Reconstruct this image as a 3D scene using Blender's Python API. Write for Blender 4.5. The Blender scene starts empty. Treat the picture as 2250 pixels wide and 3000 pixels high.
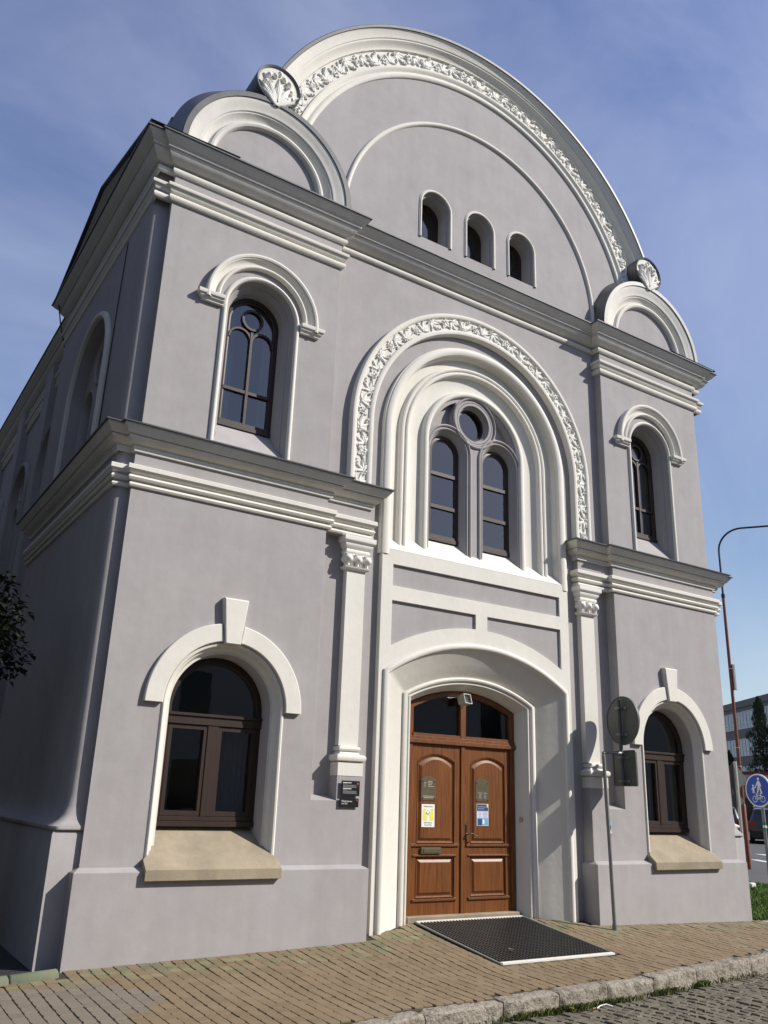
import bpy, math, random
from math import sin, cos, pi, sqrt, radians, atan2, hypot
from mathutils import Vector, Matrix
from mathutils.geometry import tessellate_polygon
random.seed(7)
SC = bpy.context.scene
COL = SC.collection

# ------------------------------------------------------------------ mesh toolkit
class MB:
    def __init__(self):
        self.v = []; self.f = []; self.mi = []; self.cur = 0
    def add(self, pts, faces):
        o = len(self.v); self.v += [tuple(p) for p in pts]
        for f in faces:
            self.f.append([o + i for i in f]); self.mi.append(self.cur)
    def face(self, pts): self.add(pts, [list(range(len(pts)))])
    def box(self, x0, x1, y0, y1, z0, z1):
        p = [(x, y, z) for z in (z0, z1) for y in (y0, y1) for x in (x0, x1)]
        self.add(p, [(0,2,3,1),(4,5,7,6),(0,1,5,4),(2,6,7,3),(0,4,6,2),(1,3,7,5)])
    def cbox(self, x0, x1, y0, y1, z0, z1, b=.01):
        # box with chamfered front (-y) edges and vertical edges
        xs = [x0, x0+b, x1-b, x1]
        ring = lambda z, i: [(x0+i, y0+b+i*0, z), (x0+b+i*0, y0+i*0, z), (x1-b, y0, z), (x1, y0+b, z), (x1, y1, z), (x0, y1, z)]
        r0 = [(x0+b, y0+b, z0), (x0+b, y0+b, z0), (x1-b, y0+b, z0), (x1-b, y0+b, z0), (x1-b, y1, z0), (x0+b, y1, z0)]
        r1 = ring(z0+b, 0); r2 = ring(z1-b, 0)
        r3 = [(x0+b, y0+b, z1), (x0+b, y0+b, z1), (x1-b, y0+b, z1), (x1-b, y0+b, z1), (x1-b, y1, z1), (x0+b, y1, z1)]
        self.loft([r0, r1, r2, r3], closed=True)
        self.face(r3[1:3]+[r3[3], r3[4], r3[5]]); self.face([r0[5], r0[4], r0[3], r0[1]])
    def loft(self, rows, closed=False, flip=False):
        n = len(rows[0]); o = len(self.v)
        for r in rows: self.v += [tuple(p) for p in r]
        m = n if closed else n-1
        for i in range(len(rows)-1):
            for j in range(m):
                a = o+i*n+j; b = o+i*n+(j+1) % n; c = o+(i+1)*n+(j+1) % n; d = o+(i+1)*n+j
                self.f.append([a,d,c,b] if flip else [a,b,c,d]); self.mi.append(self.cur)
    def poly(self, outer, holes, fn, flip=False):
        loops = [[Vector((a, b, 0)) for a, b in outer]] + [[Vector((a, b, 0)) for a, b in h] for h in holes]
        flat = [p for l in loops for p in l]
        tris = tessellate_polygon(loops)
        self.add([fn(p.x, p.y) for p in flat], [t if not flip else t[::-1] for t in tris])
    def tube(self, pts, r, n=8, caps=True):
        rows = []; pts = [Vector(p) for p in pts]
        rr = r if isinstance(r, (list, tuple)) else [r]*len(pts)
        up = Vector((0.13, 0.31, 0.94)).normalized()
        for i, p in enumerate(pts):
            t = (pts[min(i+1, len(pts)-1)] - pts[max(i-1, 0)]).normalized()
            a = t.cross(up)
            if a.length < 1e-3: a = t.cross(Vector((1, 0, 0)))
            a.normalize(); b = t.cross(a)
            rows.append([p + a*rr[i]*cos(2*pi*k/n) + b*rr[i]*sin(2*pi*k/n) for k in range(n)])
        self.loft(rows, closed=True)
        if caps: self.face(rows[0]); self.face(rows[-1][::-1])
    def sphere(self, c, r, n=8, m=6, sq=(1,1,1)):
        rows = [[(c[0]+r*sq[0]*sin(pi*i/m)*cos(2*pi*k/n), c[1]+r*sq[1]*sin(pi*i/m)*sin(2*pi*k/n), c[2]+r*sq[2]*cos(pi*i/m)) for k in range(n)] for i in range(m+1)]
        self.loft(rows, closed=True)
    def mirror(self):
        o = len(self.v); nf = len(self.f)
        self.v += [(-x, y, z) for x, y, z in self.v[:o]]
        for i in range(nf):
            self.f.append([o+k for k in self.f[i][::-1]]); self.mi.append(self.mi[i])
        return self
    def mirrored(self):
        m = MB(); m.v = [(-x, y, z) for x, y, z in self.v]; m.f = [f[::-1] for f in self.f]; m.mi = self.mi[:]
        return m
    def shift(self, dx=0, dy=0, dz=0):
        m = MB(); m.v = [(x+dx, y+dy, z+dz) for x, y, z in self.v]; m.f = [f[:] for f in self.f]; m.mi = self.mi[:]
        return m
    def build(self, name, mat, parent=None, smooth=35, recalc=True):
        me = bpy.data.meshes.new(name)
        me.from_pydata(self.v, [], self.f)
        mats = mat if isinstance(mat, (list, tuple)) else [mat]
        for m in mats: me.materials.append(m)
        if len(mats) > 1: me.polygons.foreach_set('material_index', self.mi)
        me.validate(); me.update()
        if recalc:
            import bmesh
            b = bmesh.new(); b.from_mesh(me)
            bmesh.ops.remove_doubles(b, verts=b.verts, dist=1e-5)
            bmesh.ops.recalc_face_normals(b, faces=b.faces)
            b.to_mesh(me); b.free()
        if smooth:
            me.polygons.foreach_set('use_smooth', [True]*len(me.polygons))
            me.set_sharp_from_angle(angle=radians(smooth))
        o = bpy.data.objects.new(name, me); COL.objects.link(o)
        if parent: o.parent = parent
        return o

def empty(name, label, cat, loc=(0,0,0), rz=0, group=None):
    o = bpy.data.objects.new(name, None); COL.objects.link(o)
    o.location = loc; o.rotation_euler[2] = rz; o.empty_display_size = .2
    return tag(o, label, cat, group)
def tag(o, label, cat, group=None):
    o['label'] = label; o['category'] = cat
    if group: o['group'] = group
    return o
def struct(o, kind='structure'):
    o['kind'] = kind; return o

# ------------------------------------------------------------------ materials
def mat(name, base, rough=.8, var=.08, vscale=2., bump=.0, bscale=60., bevel=0, spec=.4, metallic=0, var2=0, v2scale=12, island=0, tint=None, coat=0, stretch=None, bdist=.01, streak=0):
    m = bpy.data.materials.new(name); m.use_nodes = True
    nt = m.node_tree; N = nt.nodes; L = nt.links
    p = N['Principled BSDF']; p.inputs['Roughness'].default_value = rough
    p.inputs['Specular IOR Level'].default_value = spec; p.inputs['Metallic'].default_value = metallic
    p.inputs['Coat Weight'].default_value = coat
    tc = N.new('ShaderNodeTexCoord'); src = tc.outputs['Object']
    if stretch:
        mp = N.new('ShaderNodeMapping'); mp.inputs['Scale'].default_value = stretch; L.new(src, mp.inputs[0]); src = mp.outputs[0]
    def noise(sc, det=6, ro=.6):
        n = N.new('ShaderNodeTexNoise'); n.inputs['Scale'].default_value = sc; n.inputs['Detail'].default_value = det; n.inputs['Roughness'].default_value = ro
        L.new(src, n.inputs['Vector']); return n.outputs['Fac']
    col = N.new('ShaderNodeHueSaturation'); col.inputs['Color'].default_value = (*base, 1)
    out = col.outputs[0]
    fac = None
    def madd(f, a, b):   # f -> map 0.3..0.7 to 1-a .. 1+a style multiplier
        r = N.new('ShaderNodeMapRange'); r.inputs[1].default_value = .28; r.inputs[2].default_value = .72
        r.inputs[3].default_value = a; r.inputs[4].default_value = b; L.new(f, r.inputs[0]); return r.outputs[0]
    def mul(a, b):
        q = N.new('ShaderNodeMath'); q.operation = 'MULTIPLY'; L.new(a, q.inputs[0]); L.new(b, q.inputs[1]); return q.outputs[0]
    if var: fac = madd(noise(vscale, 8, .62), 1-var, 1+var)
    if var2:
        k = madd(noise(v2scale, 5, .7), 1-var2, 1+var2); fac = k if fac is None else mul(fac, k)
    if streak:
        mp2 = N.new('ShaderNodeMapping'); mp2.inputs['Scale'].default_value = (5, 5, .28); L.new(tc.outputs['Object'], mp2.inputs[0])
        n2 = N.new('ShaderNodeTexNoise'); n2.inputs['Scale'].default_value = 1.3; n2.inputs['Detail'].default_value = 6; n2.inputs['Roughness'].default_value = .6; L.new(mp2.outputs[0], n2.inputs['Vector'])
        k = madd(n2.outputs['Fac'], 1-streak, 1+streak); fac = k if fac is None else mul(fac, k)
    if island:
        g = N.new('ShaderNodeNewGeometry'); r = N.new('ShaderNodeMapRange'); L.new(g.outputs['Random Per Island'], r.inputs[0])
        r.inputs[3].default_value = 1-island; r.inputs[4].default_value = 1+island
        fac = r.outputs[0] if fac is None else mul(fac, r.outputs[0])
    if fac is not None: L.new(fac, col.inputs['Value'])
    if tint:   # patches of a second colour (weathering) : (colour, scale, lo, hi, amount)
        mx = N.new('ShaderNodeMix'); mx.data_type = 'RGBA'; mx.inputs[7].default_value = (*tint[0], 1)
        r = N.new('ShaderNodeMapRange'); r.inputs[1].default_value = tint[2]; r.inputs[2].default_value = tint[3]; r.inputs[4].default_value = tint[4]
        L.new(noise(tint[1], 7, .65), r.inputs[0]); L.new(r.outputs[0], mx.inputs[0]); L.new(out, mx.inputs[6]); out = mx.outputs[2]
    L.new(out, p.inputs['Base Color'])
    nrm = None
    if bevel:
        bv = N.new('ShaderNodeBevel'); bv.samples = 4; bv.inputs['Radius'].default_value = bevel; nrm = bv.outputs[0]
    if bump:
        b = N.new('ShaderNodeBump'); b.inputs['Strength'].default_value = bump; b.inputs['Distance'].default_value = bdist
        L.new(noise(bscale, 6, .6), b.inputs['Height'])
        if nrm: L.new(nrm, b.inputs['Normal'])
        nrm = b.outputs[0]
    if nrm: L.new(nrm, p.inputs['Normal'])
    return m

WALL = (.336, .318, .314)
M = {}
M['wall'] = mat('lavender_plaster', WALL, .9, .06, .8, .25, 6, bevel=.008, var2=.045, v2scale=3.2, spec=.2, bdist=.012, streak=.045, tint=((.35,.342,.35), .9, .5, .75, .6))
M['white'] = mat('white_plaster', (.64, .62, .56), .85, .04, 1.6, .3, 14, bevel=.006, var2=.025, v2scale=9, spec=.2, bdist=.008, streak=.025, tint=((.55,.53,.48), 2.2, .6, .85, .5))
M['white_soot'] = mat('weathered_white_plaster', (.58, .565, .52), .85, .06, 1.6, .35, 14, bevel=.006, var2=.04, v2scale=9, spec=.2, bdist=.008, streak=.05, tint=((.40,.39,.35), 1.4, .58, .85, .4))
M['carving'] = mat('carved_white_plaster', (.76, .745, .69), .85, .03, 2, 0, spec=.2)
M['stone'] = mat('sandstone', (.30, .252, .180), .85, .12, 3, .3, 40, bevel=.008, var2=.08, v2scale=14, spec=.2, tint=((.215,.185,.135), 2.2, .45, .65, .75))
M['lead'] = mat('sheet_metal', (.07, .072, .078), .5, .2, 3, .2, 5, var2=.1, spec=.5, tint=((.13,.12,.10), 4, .5, .7, .6))
M['wood'] = mat('dark_window_wood', (.030, .0165, .012), .45, .2, 3, .1, 30, bevel=.003, spec=.4, stretch=(6,6,.6))
M['metal_grey'] = mat('galvanised_steel', (.21, .215, .215), .5, .12, 8, .1, 40, spec=.5, metallic=.4, var2=.1, v2scale=30)
M['sign_back'] = mat('sign_back_grey', (.085, .092, .088), .55, .08, 4, 0, spec=.4, var2=.06)
M['rust'] = mat('brown_lamp_paint', (.16, .052, .025), .55, .2, 4, .15, 40, var2=.12, spec=.4)
M['lamp_dark'] = mat('dark_lamp_paint', (.035, .02, .02), .5, .1, 4, spec=.4)
M['door'] = None
M['brass'] = mat('tarnished_brass', (.17, .145, .09), .38, .15, 8, .05, 60, metallic=.65, spec=.5)
M['alu'] = mat('aluminium', (.55, .53, .48), .4, .08, 8, .1, 40, metallic=.5, spec=.5)
M['alu_bright'] = mat('bright_aluminium', (.78, .75, .68), .5, .08, 8, .1, 40, metallic=.2, spec=.5)
M['rubber'] = mat('black_rubber_grid', (.042, .039, .036), .4, .2, 20, .2, 80, var2=.2, v2scale=60)
M['beige'] = mat('beige_plastic', (.42, .39, .32), .5, .08, 6, spec=.4)
M['black'] = mat('black_plaque', (.012, .012, .013), .3, .1, 6, spec=.5)
M['print_white'] = mat('white_print', (.75, .75, .74), .6, 0)
M['print_grey'] = mat('grey_print', (.3, .3, .3), .6, 0)
M['print_red'] = mat('red_print', (.30, .03, .05), .5, 0)
M['print_yellow'] = mat('yellow_print', (.72, .66, .09), .5, 0)
M['print_black'] = mat('black_print', (.02, .02, .02), .6, 0)
M['print_navy'] = mat('navy_print', (.02, .06, .17), .5, .1, 8)
M['print_sky'] = mat('sky_blue_print', (.16, .36, .56), .5, .2, 12)
M['print_lav'] = mat('lavender_print', (.55, .55, .68), .5, .05)
M['sign_blue'] = mat('traffic_blue', (.008, .07, .40), .35, .05, 4, spec=.5)
M['sign_white'] = mat('traffic_white', (.78, .78, .76), .4, .03)
M['green'] = mat('green_band', (.03, .16, .06), .5, .05)
M['gravel'] = mat('dark_gravel', (.035, .035, .036), .9, .4, 30, 1, 40, var2=.3, v2scale=60, bdist=.04)
M['soil'] = mat('joint_soil', (.05, .042, .028), .95, .3, 12, .6, 40, var2=.2)
M['paver'] = mat('concrete_paver', (0.1846, 0.1363, 0.0824), .88, .08, 1.2, .35, 90, island=.10, var2=.07, v2scale=26, spec=.25, tint=((.225,.18,.12), .8, .5, .72, .7), bdist=.004)
M['paver_grey'] = mat('grey_paver', (0.1732, 0.1463, 0.1136), .88, .08, 1.2, .35, 90, island=.08, var2=.07, v2scale=26, spec=.25, bdist=.004)
M['paver_green'] = mat('mossy_paver', (0.1846, 0.1633, 0.0937), .88, .12, 2, .35, 90, island=.16, var2=.08, v2scale=26, spec=.25, tint=((.095,.11,.07), 2.5, .5, .68, .7), bdist=.004)
M['granite'] = mat('granite_kerb', (0.284, 0.2528, 0.2059), .85, .16, 3, 1, 26, var2=.32, v2scale=40, spec=.3, tint=((.085,.07,.05), 7, .5, .68, .85), bdist=.03, island=.08)
M['sett'] = mat('granite_sett', (0.1164, 0.1022, 0.0738), .8, .15, 3, .6, 35, island=.22, var2=.16, v2scale=40, spec=.35, bdist=.012)
M['moss_kerb'] = mat('mossy_concrete', (.13, .135, .09), .9, .15, 5, .4, 40, var2=.1, tint=((.095,.125,.075), 4, .45, .65, .7))
M['asphalt'] = mat('asphalt', (.085, .083, .08), .9, .1, 1, .5, 120, var2=.15, v2scale=60, bdist=.006)
M['line'] = mat('road_paint', (.6, .6, .58), .8, .1, 6)
M['path'] = mat('concrete_path', (.3, .29, .27), .9, .1, 2, .3, 40)
M['bark'] = mat('bark', (.06, .045, .03), .9, .3, 6, .6, 20)

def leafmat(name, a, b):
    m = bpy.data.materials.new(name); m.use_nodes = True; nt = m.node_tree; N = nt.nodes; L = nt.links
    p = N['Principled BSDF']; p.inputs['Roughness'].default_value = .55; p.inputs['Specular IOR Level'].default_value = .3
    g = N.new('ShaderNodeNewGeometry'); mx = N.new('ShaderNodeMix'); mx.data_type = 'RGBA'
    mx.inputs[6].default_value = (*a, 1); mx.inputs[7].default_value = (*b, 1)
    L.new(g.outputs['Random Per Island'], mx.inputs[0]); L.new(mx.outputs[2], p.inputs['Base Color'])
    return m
M['conifer'] = leafmat('conifer_foliage', (.012, .022, .010), (.032, .05, .02))
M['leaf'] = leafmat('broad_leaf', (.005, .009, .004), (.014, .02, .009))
M['grass'] = leafmat('grass_blade', (.05, .11, .018), (.13, .22, .04))
M['moss'] = leafmat('kerb_grass', (.05, .07, .015), (.13, .14, .035))

def doorwood():
    m = bpy.data.materials.new('oiled_door_wood'); m.use_nodes = True; nt = m.node_tree; N = nt.nodes; L = nt.links
    p = N['Principled BSDF']; p.inputs['Roughness'].default_value = .42; p.inputs['Specular IOR Level'].default_value = .4
    tc = N.new('ShaderNodeTexCoord'); mp = N.new('ShaderNodeMapping'); mp.inputs['Scale'].default_value = (22, 22, 1.1)
    L.new(tc.outputs['Object'], mp.inputs[0])
    n = N.new('ShaderNodeTexNoise'); n.inputs['Scale'].default_value = 2.2; n.inputs['Detail'].default_value = 8; n.inputs['Roughness'].default_value = .65
    L.new(mp.outputs[0], n.inputs[0])
    n2 = N.new('ShaderNodeTexNoise'); n2.inputs['Scale'].default_value = 2.0; n2.inputs['Detail'].default_value = 4; L.new(tc.outputs['Object'], n2.inputs[0])
    r = N.new('ShaderNodeValToRGB'); e = r.color_ramp.elements
    e[0].position = .3; e[0].color = (.112, .032, .006, 1); e[1].position = .75; e[1].color = (.275, .096, .019, 1)
    L.new(n.outputs[0], r.inputs[0])
    mx = N.new('ShaderNodeMix'); mx.data_type = 'RGBA'; mx.blend_type = 'MULTIPLY'; mx.inputs[0].default_value = .45
    L.new(r.outputs[0], mx.inputs[6]); L.new(n2.outputs[0], mx.inputs[7]); L.new(mx.outputs[2], p.inputs[0])
    b = N.new('ShaderNodeBump'); b.inputs['Strength'].default_value = .15; b.inputs['Distance'].default_value = .003; L.new(n.outputs[0], b.inputs['Height'])
    bv = N.new('ShaderNodeBevel'); bv.samples = 4; bv.inputs['Radius'].default_value = .004; L.new(bv.outputs[0], b.inputs['Normal'])
    L.new(b.outputs[0], p.inputs['Normal']); return m
M['door'] = doorwood()

def glassmat(name, ior=1.55, k=2.6, tr=(.62,.66,.68)):
    m = bpy.data.materials.new(name); m.use_nodes = True; nt = m.node_tree; N = nt.nodes; L = nt.links
    N.remove(N['Principled BSDF']); out = N['Material Output']
    f = N.new('ShaderNodeLayerWeight'); f.inputs[0].default_value = .5
    f5 = N.new('ShaderNodeMath'); f5.operation = 'POWER'; f5.inputs[1].default_value = 4.2; L.new(f.outputs['Facing'], f5.inputs[0])
    q = N.new('ShaderNodeMath'); q.operation = 'MULTIPLY_ADD'; q.inputs[1].default_value = .9; q.inputs[2].default_value = .045*k; q.use_clamp = True; L.new(f5.outputs[0], q.inputs[0])
    g = N.new('ShaderNodeBsdfGlossy'); g.inputs['Roughness'].default_value = .0; g.inputs['Color'].default_value = (.95,.97,1,1)
    t = N.new('ShaderNodeBsdfTransparent'); t.inputs[0].default_value = (*tr, 1)
    nz = N.new('ShaderNodeTexNoise'); nz.inputs['Scale'].default_value = 1.6; b = N.new('ShaderNodeBump'); b.inputs['Strength'].default_value = .06; b.inputs['Distance'].default_value = .02
    tc = N.new('ShaderNodeTexCoord'); L.new(tc.outputs['Object'], nz.inputs[0]); L.new(nz.outputs[0], b.inputs['Height']); L.new(b.outputs[0], g.inputs['Normal'])
    mx = N.new('ShaderNodeMixShader'); L.new(q.outputs[0], mx.inputs[0]); L.new(t.outputs[0], mx.inputs[1]); L.new(g.outputs[0], mx.inputs[2])
    L.new(mx.outputs[0], out.inputs[0]); return m
M['glass'] = glassmat('window_glass')
M['car_glass'] = mat('dark_car_glass', (.012, .015, .018), .08, 0, spec=.6)
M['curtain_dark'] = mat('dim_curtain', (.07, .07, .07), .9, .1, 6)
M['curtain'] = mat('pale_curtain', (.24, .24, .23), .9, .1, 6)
M['room'] = mat('dim_room_wall', (.16, .14, .12), .9, .1, 2)
M['room_warm'] = mat('ochre_room_wall', (.30, .19, .08), .9, .1, 2)

# ------------------------------------------------------------------ path helpers
def arch(cx, zs, r, z0, n=48):
    return [(cx-r, z0)] + [(cx - r*cos(pi*i/n), zs + r*sin(pi*i/n)) for i in range(n+1)] + [(cx+r, z0)]
def arc(cx, cz, r, a0, a1, n=64):
    return [(cx + r*cos(radians(a0+(a1-a0)*i/n)), cz + r*sin(radians(a0+(a1-a0)*i/n))) for i in range(n+1)]
def seg(w, zs, za, z0, n=32):
    h = za-zs; R = (w*w+h*h)/(2*h); zc = za-R; a = math.asin(w/R)
    return [(-w, z0)] + [(R*sin(-a+2*a*i/n), zc+R*cos(-a+2*a*i/n)) for i in range(n+1)] + [(w, z0)]
def rows_arch(mb, cx, prof, z0, n=48, zs=None, zf=None):
    mb.loft([[(x, y, z) for x, z in arch(cx, (zf(r) if zf else zs), r, z0, n)] for r, y in prof])
def rows_arc(mb, cx, cz, prof, a0, a1, n=72):
    mb.loft([[(x, y, z) for x, z in arc(cx, cz, r, a0, a1, n)] for r, y in prof])
def offset(path, d):
    out = []
    for i, p in enumerate(path):
        ns = []
        for a, b in ((i-1, i), (i, i+1)):
            if a < 0 or b >= len(path): continue
            dx, dy = path[b][0]-path[a][0], path[b][1]-path[a][1]; l = hypot(dx, dy); ns.append((dy/l, -dx/l))
        if len(ns) == 1: n = ns[0]; out.append((p[0]+n[0]*d, p[1]+n[1]*d)); continue
        m = (ns[0][0]+ns[1][0], ns[0][1]+ns[1][1]); q = d/(1+ns[0][0]*ns[1][0]+ns[0][1]*ns[1][1])
        out.append((p[0]+m[0]*q, p[1]+m[1]*q))
    return out
def cornice(mb, path, prof, caps=True):
    # path in plan running so that outward is on its right hand side; prof = [(out, z)]
    rows = [[(x, y, z) for x, y in offset(path, d)] for d, z in prof]
    mb.loft(rows)
    if caps:
        mb.face([r[0] for r in rows]); mb.face([r[-1] for r in rows][::-1])
def ext(mb, loop, y0, y1):   # side faces of an xz loop between two depths
    l = loop + [loop[0]]
    mb.loft([[(x, y0, z) for x, z in l], [(x, y1, z) for x, z in l]])
def roll(r0, r1, y, h, n=5):  # half round between radii r0>r1 standing h proud of plane y
    return [(r0+(r1-r0)*(1-cos(pi*i/n))/2, y-h*sin(pi*i/n)) for i in range(n+1)]

# ------------------------------------------------------------------ relief leaves
def leaf(mb, mp, s, t, ang, L, W, H, bend=0., tip=.5, nu=7, nv=4):
    rows = []
    a = ang; x, y = s, t; st = L/nu
    for i in range(nu+1):
        u = i/nu; w = W*(sin(pi*min(1, .08+.92*u**.75))**.8)+.0015
        hh = H*(.25+.75*sin(pi*(.12+.72*u))) * (1 if u < .8 else 1-(u-.8)*tip*3)
        r = []
        for j in range(-nv, nv+1):
            v = j/nv; lob = 1+.16*cos(7*u*pi)*(abs(v) > .7)
            hz = hh*(1-abs(v)**2.2)*(1-.28*math.exp(-(v/.22)**2))
            r.append(mp(x - sin(a)*w*v*lob, y + cos(a)*w*v*lob, hz))
        rows.append(r)
        a += bend/nu; x += cos(a)*st; y += sin(a)*st
    mb.loft(rows)
def stem(mb, mp, pts, r, h):
    rows = []
    for i, (s, t) in enumerate(pts):
        a = pts[max(i-1, 0)]; b = pts[min(i+1, len(pts)-1)]; dx, dy = b[0]-a[0], b[1]-a[1]; l = hypot(dx, dy) or 1
        nx, ny = -dy/l, dx/l
        rows.append([mp(s+nx*r*cos(k*pi/4), t+ny*r*cos(k*pi/4), h*sin(k*pi/4)) for k in range(5)])
    mb.loft(rows)
def berry(mb, mp, s, t, r, h):
    rows = [[mp(s+r*cos(i*pi/8)*cos(2*pi*k/8), t+r*cos(i*pi/8)*sin(2*pi*k/8), h*.25+r*1.3*sin(i*pi/8)) for k in range(8)] for i in range(5)]
    mb.loft(rows, closed=True)
def foliage(mb, mp, s0, P, W, H, rnd, fl=1):
    # one scroll of the frieze : s along, t across (+-W/2), relief H
    w = W/2
    j = lambda a: a*rnd.uniform(.88, 1.12)
    f = lambda s, t, h: mp(s0+s, max(-w, min(w, t))*fl, h)
    st = [(P*(k/10), w*(-.62*cos(2*pi*k/10))) for k in range(11)]
    stem(mb, f, st, .085*w, H*.6)
    def fan(sx, tx, a0, n, l, spread, wd=.10):
        for k in range(n):
            q = (k-(n-1)/2)/max(1, (n-1)/2); a = a0+q*spread
            ll = j(l)*(1-.22*abs(q))
            leaf(mb, f, sx, tx, a, ll, wd*W, H*.62, bend=q*.5, tip=.5, nu=6, nv=3)
            e = (sx+cos(a+q*.3)*ll*.86, tx+sin(a+q*.3)*ll*.86); berry(mb, f, e[0], max(-w*.9, min(w*.9, e[1])), j(.062)*W, H*.62)
    fan(.03*P, -.42*w, .70, 4, .32*P, .95, .135)
    fan(.38*P, .52*w, -.60, 4, .32*P, .95, .135)
    fan(.74*P, -.62*w, 1.0, 2, .21*P, .6, .11)
    for q in ((.30,.62),(.36,.88),(.62,-.82),(.55,-.62)): berry(mb, f, q[0]*P, q[1]*w, j(.10)*W, H*.8)
    cx_, cy_ = .87*P, .48*w
    for k in range(5):
        a = k*2*pi/5+.3; leaf(mb, f, cx_+.012*cos(a), cy_+.012*sin(a), a, .27*W, .12*W, H*.6, tip=.3, nu=4, nv=3)
    berry(mb, f, cx_, cy_, .09*W, H*1.0)

# ================================================================== THE BUILDING
B = empty('historic_building', 'lavender grey plastered building with white mouldings, two storeys and a big round gable', 'building')
YC = .18     # plane of the recessed centre; bays stand at y = 0 (lower) and .035 (upper)
# ---- walls
w = MB()
ctr = [(-2.7,-.4),(-1.62,-.4),(-1.62,4.8),(-1.72,4.8)] + arch(0, 6.62, 1.72, 4.9)[1:-1] + [(1.72,4.8),(1.62,4.8),(1.62,-.4),(2.7,-.4),(2.7,9.5),(-2.7,9.5)]
w.poly(ctr, [], lambda x, z: (x, YC, z))
w.build('centre_wall', M['wall'], B, smooth=0)
def bay():
    m = MB()
    lo = [(1.96,.7),(5.21,.7),(5.21,5.4),(2.66,5.4),(2.66,1.56),(2.32,1.56),(2.32,1.84),(1.96,1.84)]
    hole = arch(3.83, 2.515, .742, .86)
    m.poly(lo, [hole], lambda x, z: (x, 0, z))
    ext(m, hole, 0, .06)
    m.loft([[(1.96,0,.7),(1.96,0,1.84)],[(1.96,.21,.7),(1.96,.21,1.84)]])
    m.loft([[(2.32,0,1.84),(2.32,0,1.56),(2.66,0,1.56),(2.66,0,5.4)],[(2.32,.21,1.84),(2.32,.21,1.63),(2.66,.21,1.63),(2.66,.21,5.4)]])
    m.loft([[(5.21,0,-.3),(5.21,0,5.4)],[(5.21,.35,-.3),(5.21,.35,5.4)]])
    m.box(1.95, 2.70, .08, .30, 4.87, 5.5)      # entablature block over the pilaster
    up = [(2.65,5.3),(5.175,5.3),(5.175,9.45),(2.65,9.45)]
    h2 = arch(3.80, 7.62, .52, 5.45)
    m.poly(up, [h2], lambda x, z: (x, .035, z))
    ext(m, up, .035, .40)
    return m
bb = bay(); bb.build('bay_wall', M['wall'], B, smooth=0); bb.mirrored().build('bay_wall', M['wall'], B, smooth=0)
# ---- plinths
def plinth():
    m = MB()
    path = [(1.90,.3),(1.90,-.12),(5.29,-.12),(5.29,.44)]
    rows = [[(x, y, z) for x, y in path] for z in (-.4, .815)]
    rows.append([(1.97,.3,.855),(1.97,-.005,.855),(5.215,-.005,.855),(5.215,.44,.855)])
    m.loft(rows); return m
pp = plinth(); pp.build('plinth', M['wall'], B, smooth=0); pp.mirrored().build('plinth', M['wall'], B, smooth=0)

# ---- side walls (projecting block, then the nave behind)
SX = 5.385; NX = 5.08
side = MB()
def sidewall(m):
    # front facing return of the block, rounded corner above a moulded plinth
    YB = .085
    prof = [(5.0,YB)] + [(SX-.09+.09*sin(a*pi/16), YB+.09-.09*cos(a*pi/16)) for a in range(9)]
    zz = [(1.20,.10),(1.205,.135),(1.235,.14),(1.265,.10),(1.30,.062),(1.35,.034),(1.43,.014),(1.55,.004),(1.8,0),(5.4,0),(5.45,0),(9.5,0)]
    rows = [[(x+o, y-o*.42+(.075 if z > 5.42 else 0), z) for x, y in prof] + [(SX+o, 4.75, z), (NX, 4.75, z)] for z, o in zz]
    lo_ = [r for r in rows if r[0][2] < 5.44]; m.loft(lo_)
    m.loft([r[:-2] for r in rows if r[0][2] > 5.42])
    ye = YB+.09+.075
    m.poly([(ye,5.4),(4.75,5.4),(4.75,9.5),(ye,9.5)], [arch(2.42, 7.10, 1.0, 5.5, 36)], lambda y, z: (SX, y, z))
    m.loft([[(SX,4.75,5.4),(SX,4.75,9.5)],[(NX,4.75,5.4),(NX,4.75,9.5)]])
    pl = [(5.0,.045),(5.505,.045),(5.505,4.85),(NX,4.85)]
    m.loft([[(x, y, z) for x, y in pl] for z in (-.4, 1.16)] + [[(5.0,.065,1.20),(5.485,.065,1.20),(5.485,4.83,1.20),(NX,4.83,1.20)]])
sidewall(side)
nave = []
side.loft([[(NX,4.7,z),(NX,16,z),(-NX,16,z)] for z in (-.4, 9.8)])
for yb in (6.9, 9.6, 12.4):   # flat pilaster strips of the nave
    side.box(NX-.05, NX+.13, yb-.32, yb+.32, -.4, 9.3)
sm = side.mirrored()
side.build('side_wall', M['wall'], B, smooth=40); sm.build('side_wall', M['wall'], B, smooth=40)

# ---- lower cornice and string course (c2)
P2 = [(1.95,.2),(1.95,.08),(2.63,.08),(2.63,0),(5.21,0),(5.21,.085),(SX,.085),(SX,4.75),(NX,4.75)]
STR = [(0,4.87),(.024,4.874),(.036,4.897),(.026,4.922),(.008,4.927),(.006,4.946),(.044,4.952),(.058,4.978),(.046,5.003),(.02,5.008),(.018,5.030),(.048,5.036),(.066,5.06),(.072,5.068),(.076,5.07),(.076,5.12),(.07,5.126),(0,5.14)]
COR = [(0,5.30),(.026,5.30),(.03,5.34),(.042,5.35),(.036,5.372),(.05,5.38),(.085,5.395),(.115,5.42),(.128,5.435),(.128,5.452),(.118,5.458),(.152,5.466),(.16,5.478),(.18,5.505),(.2,5.53),(.21,5.545),(.21,5.565),(0,5.57)]
FL = [(.19,5.572),(.235,5.562),(.237,5.578),(.0,5.665),(-.1,5.67)]
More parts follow.
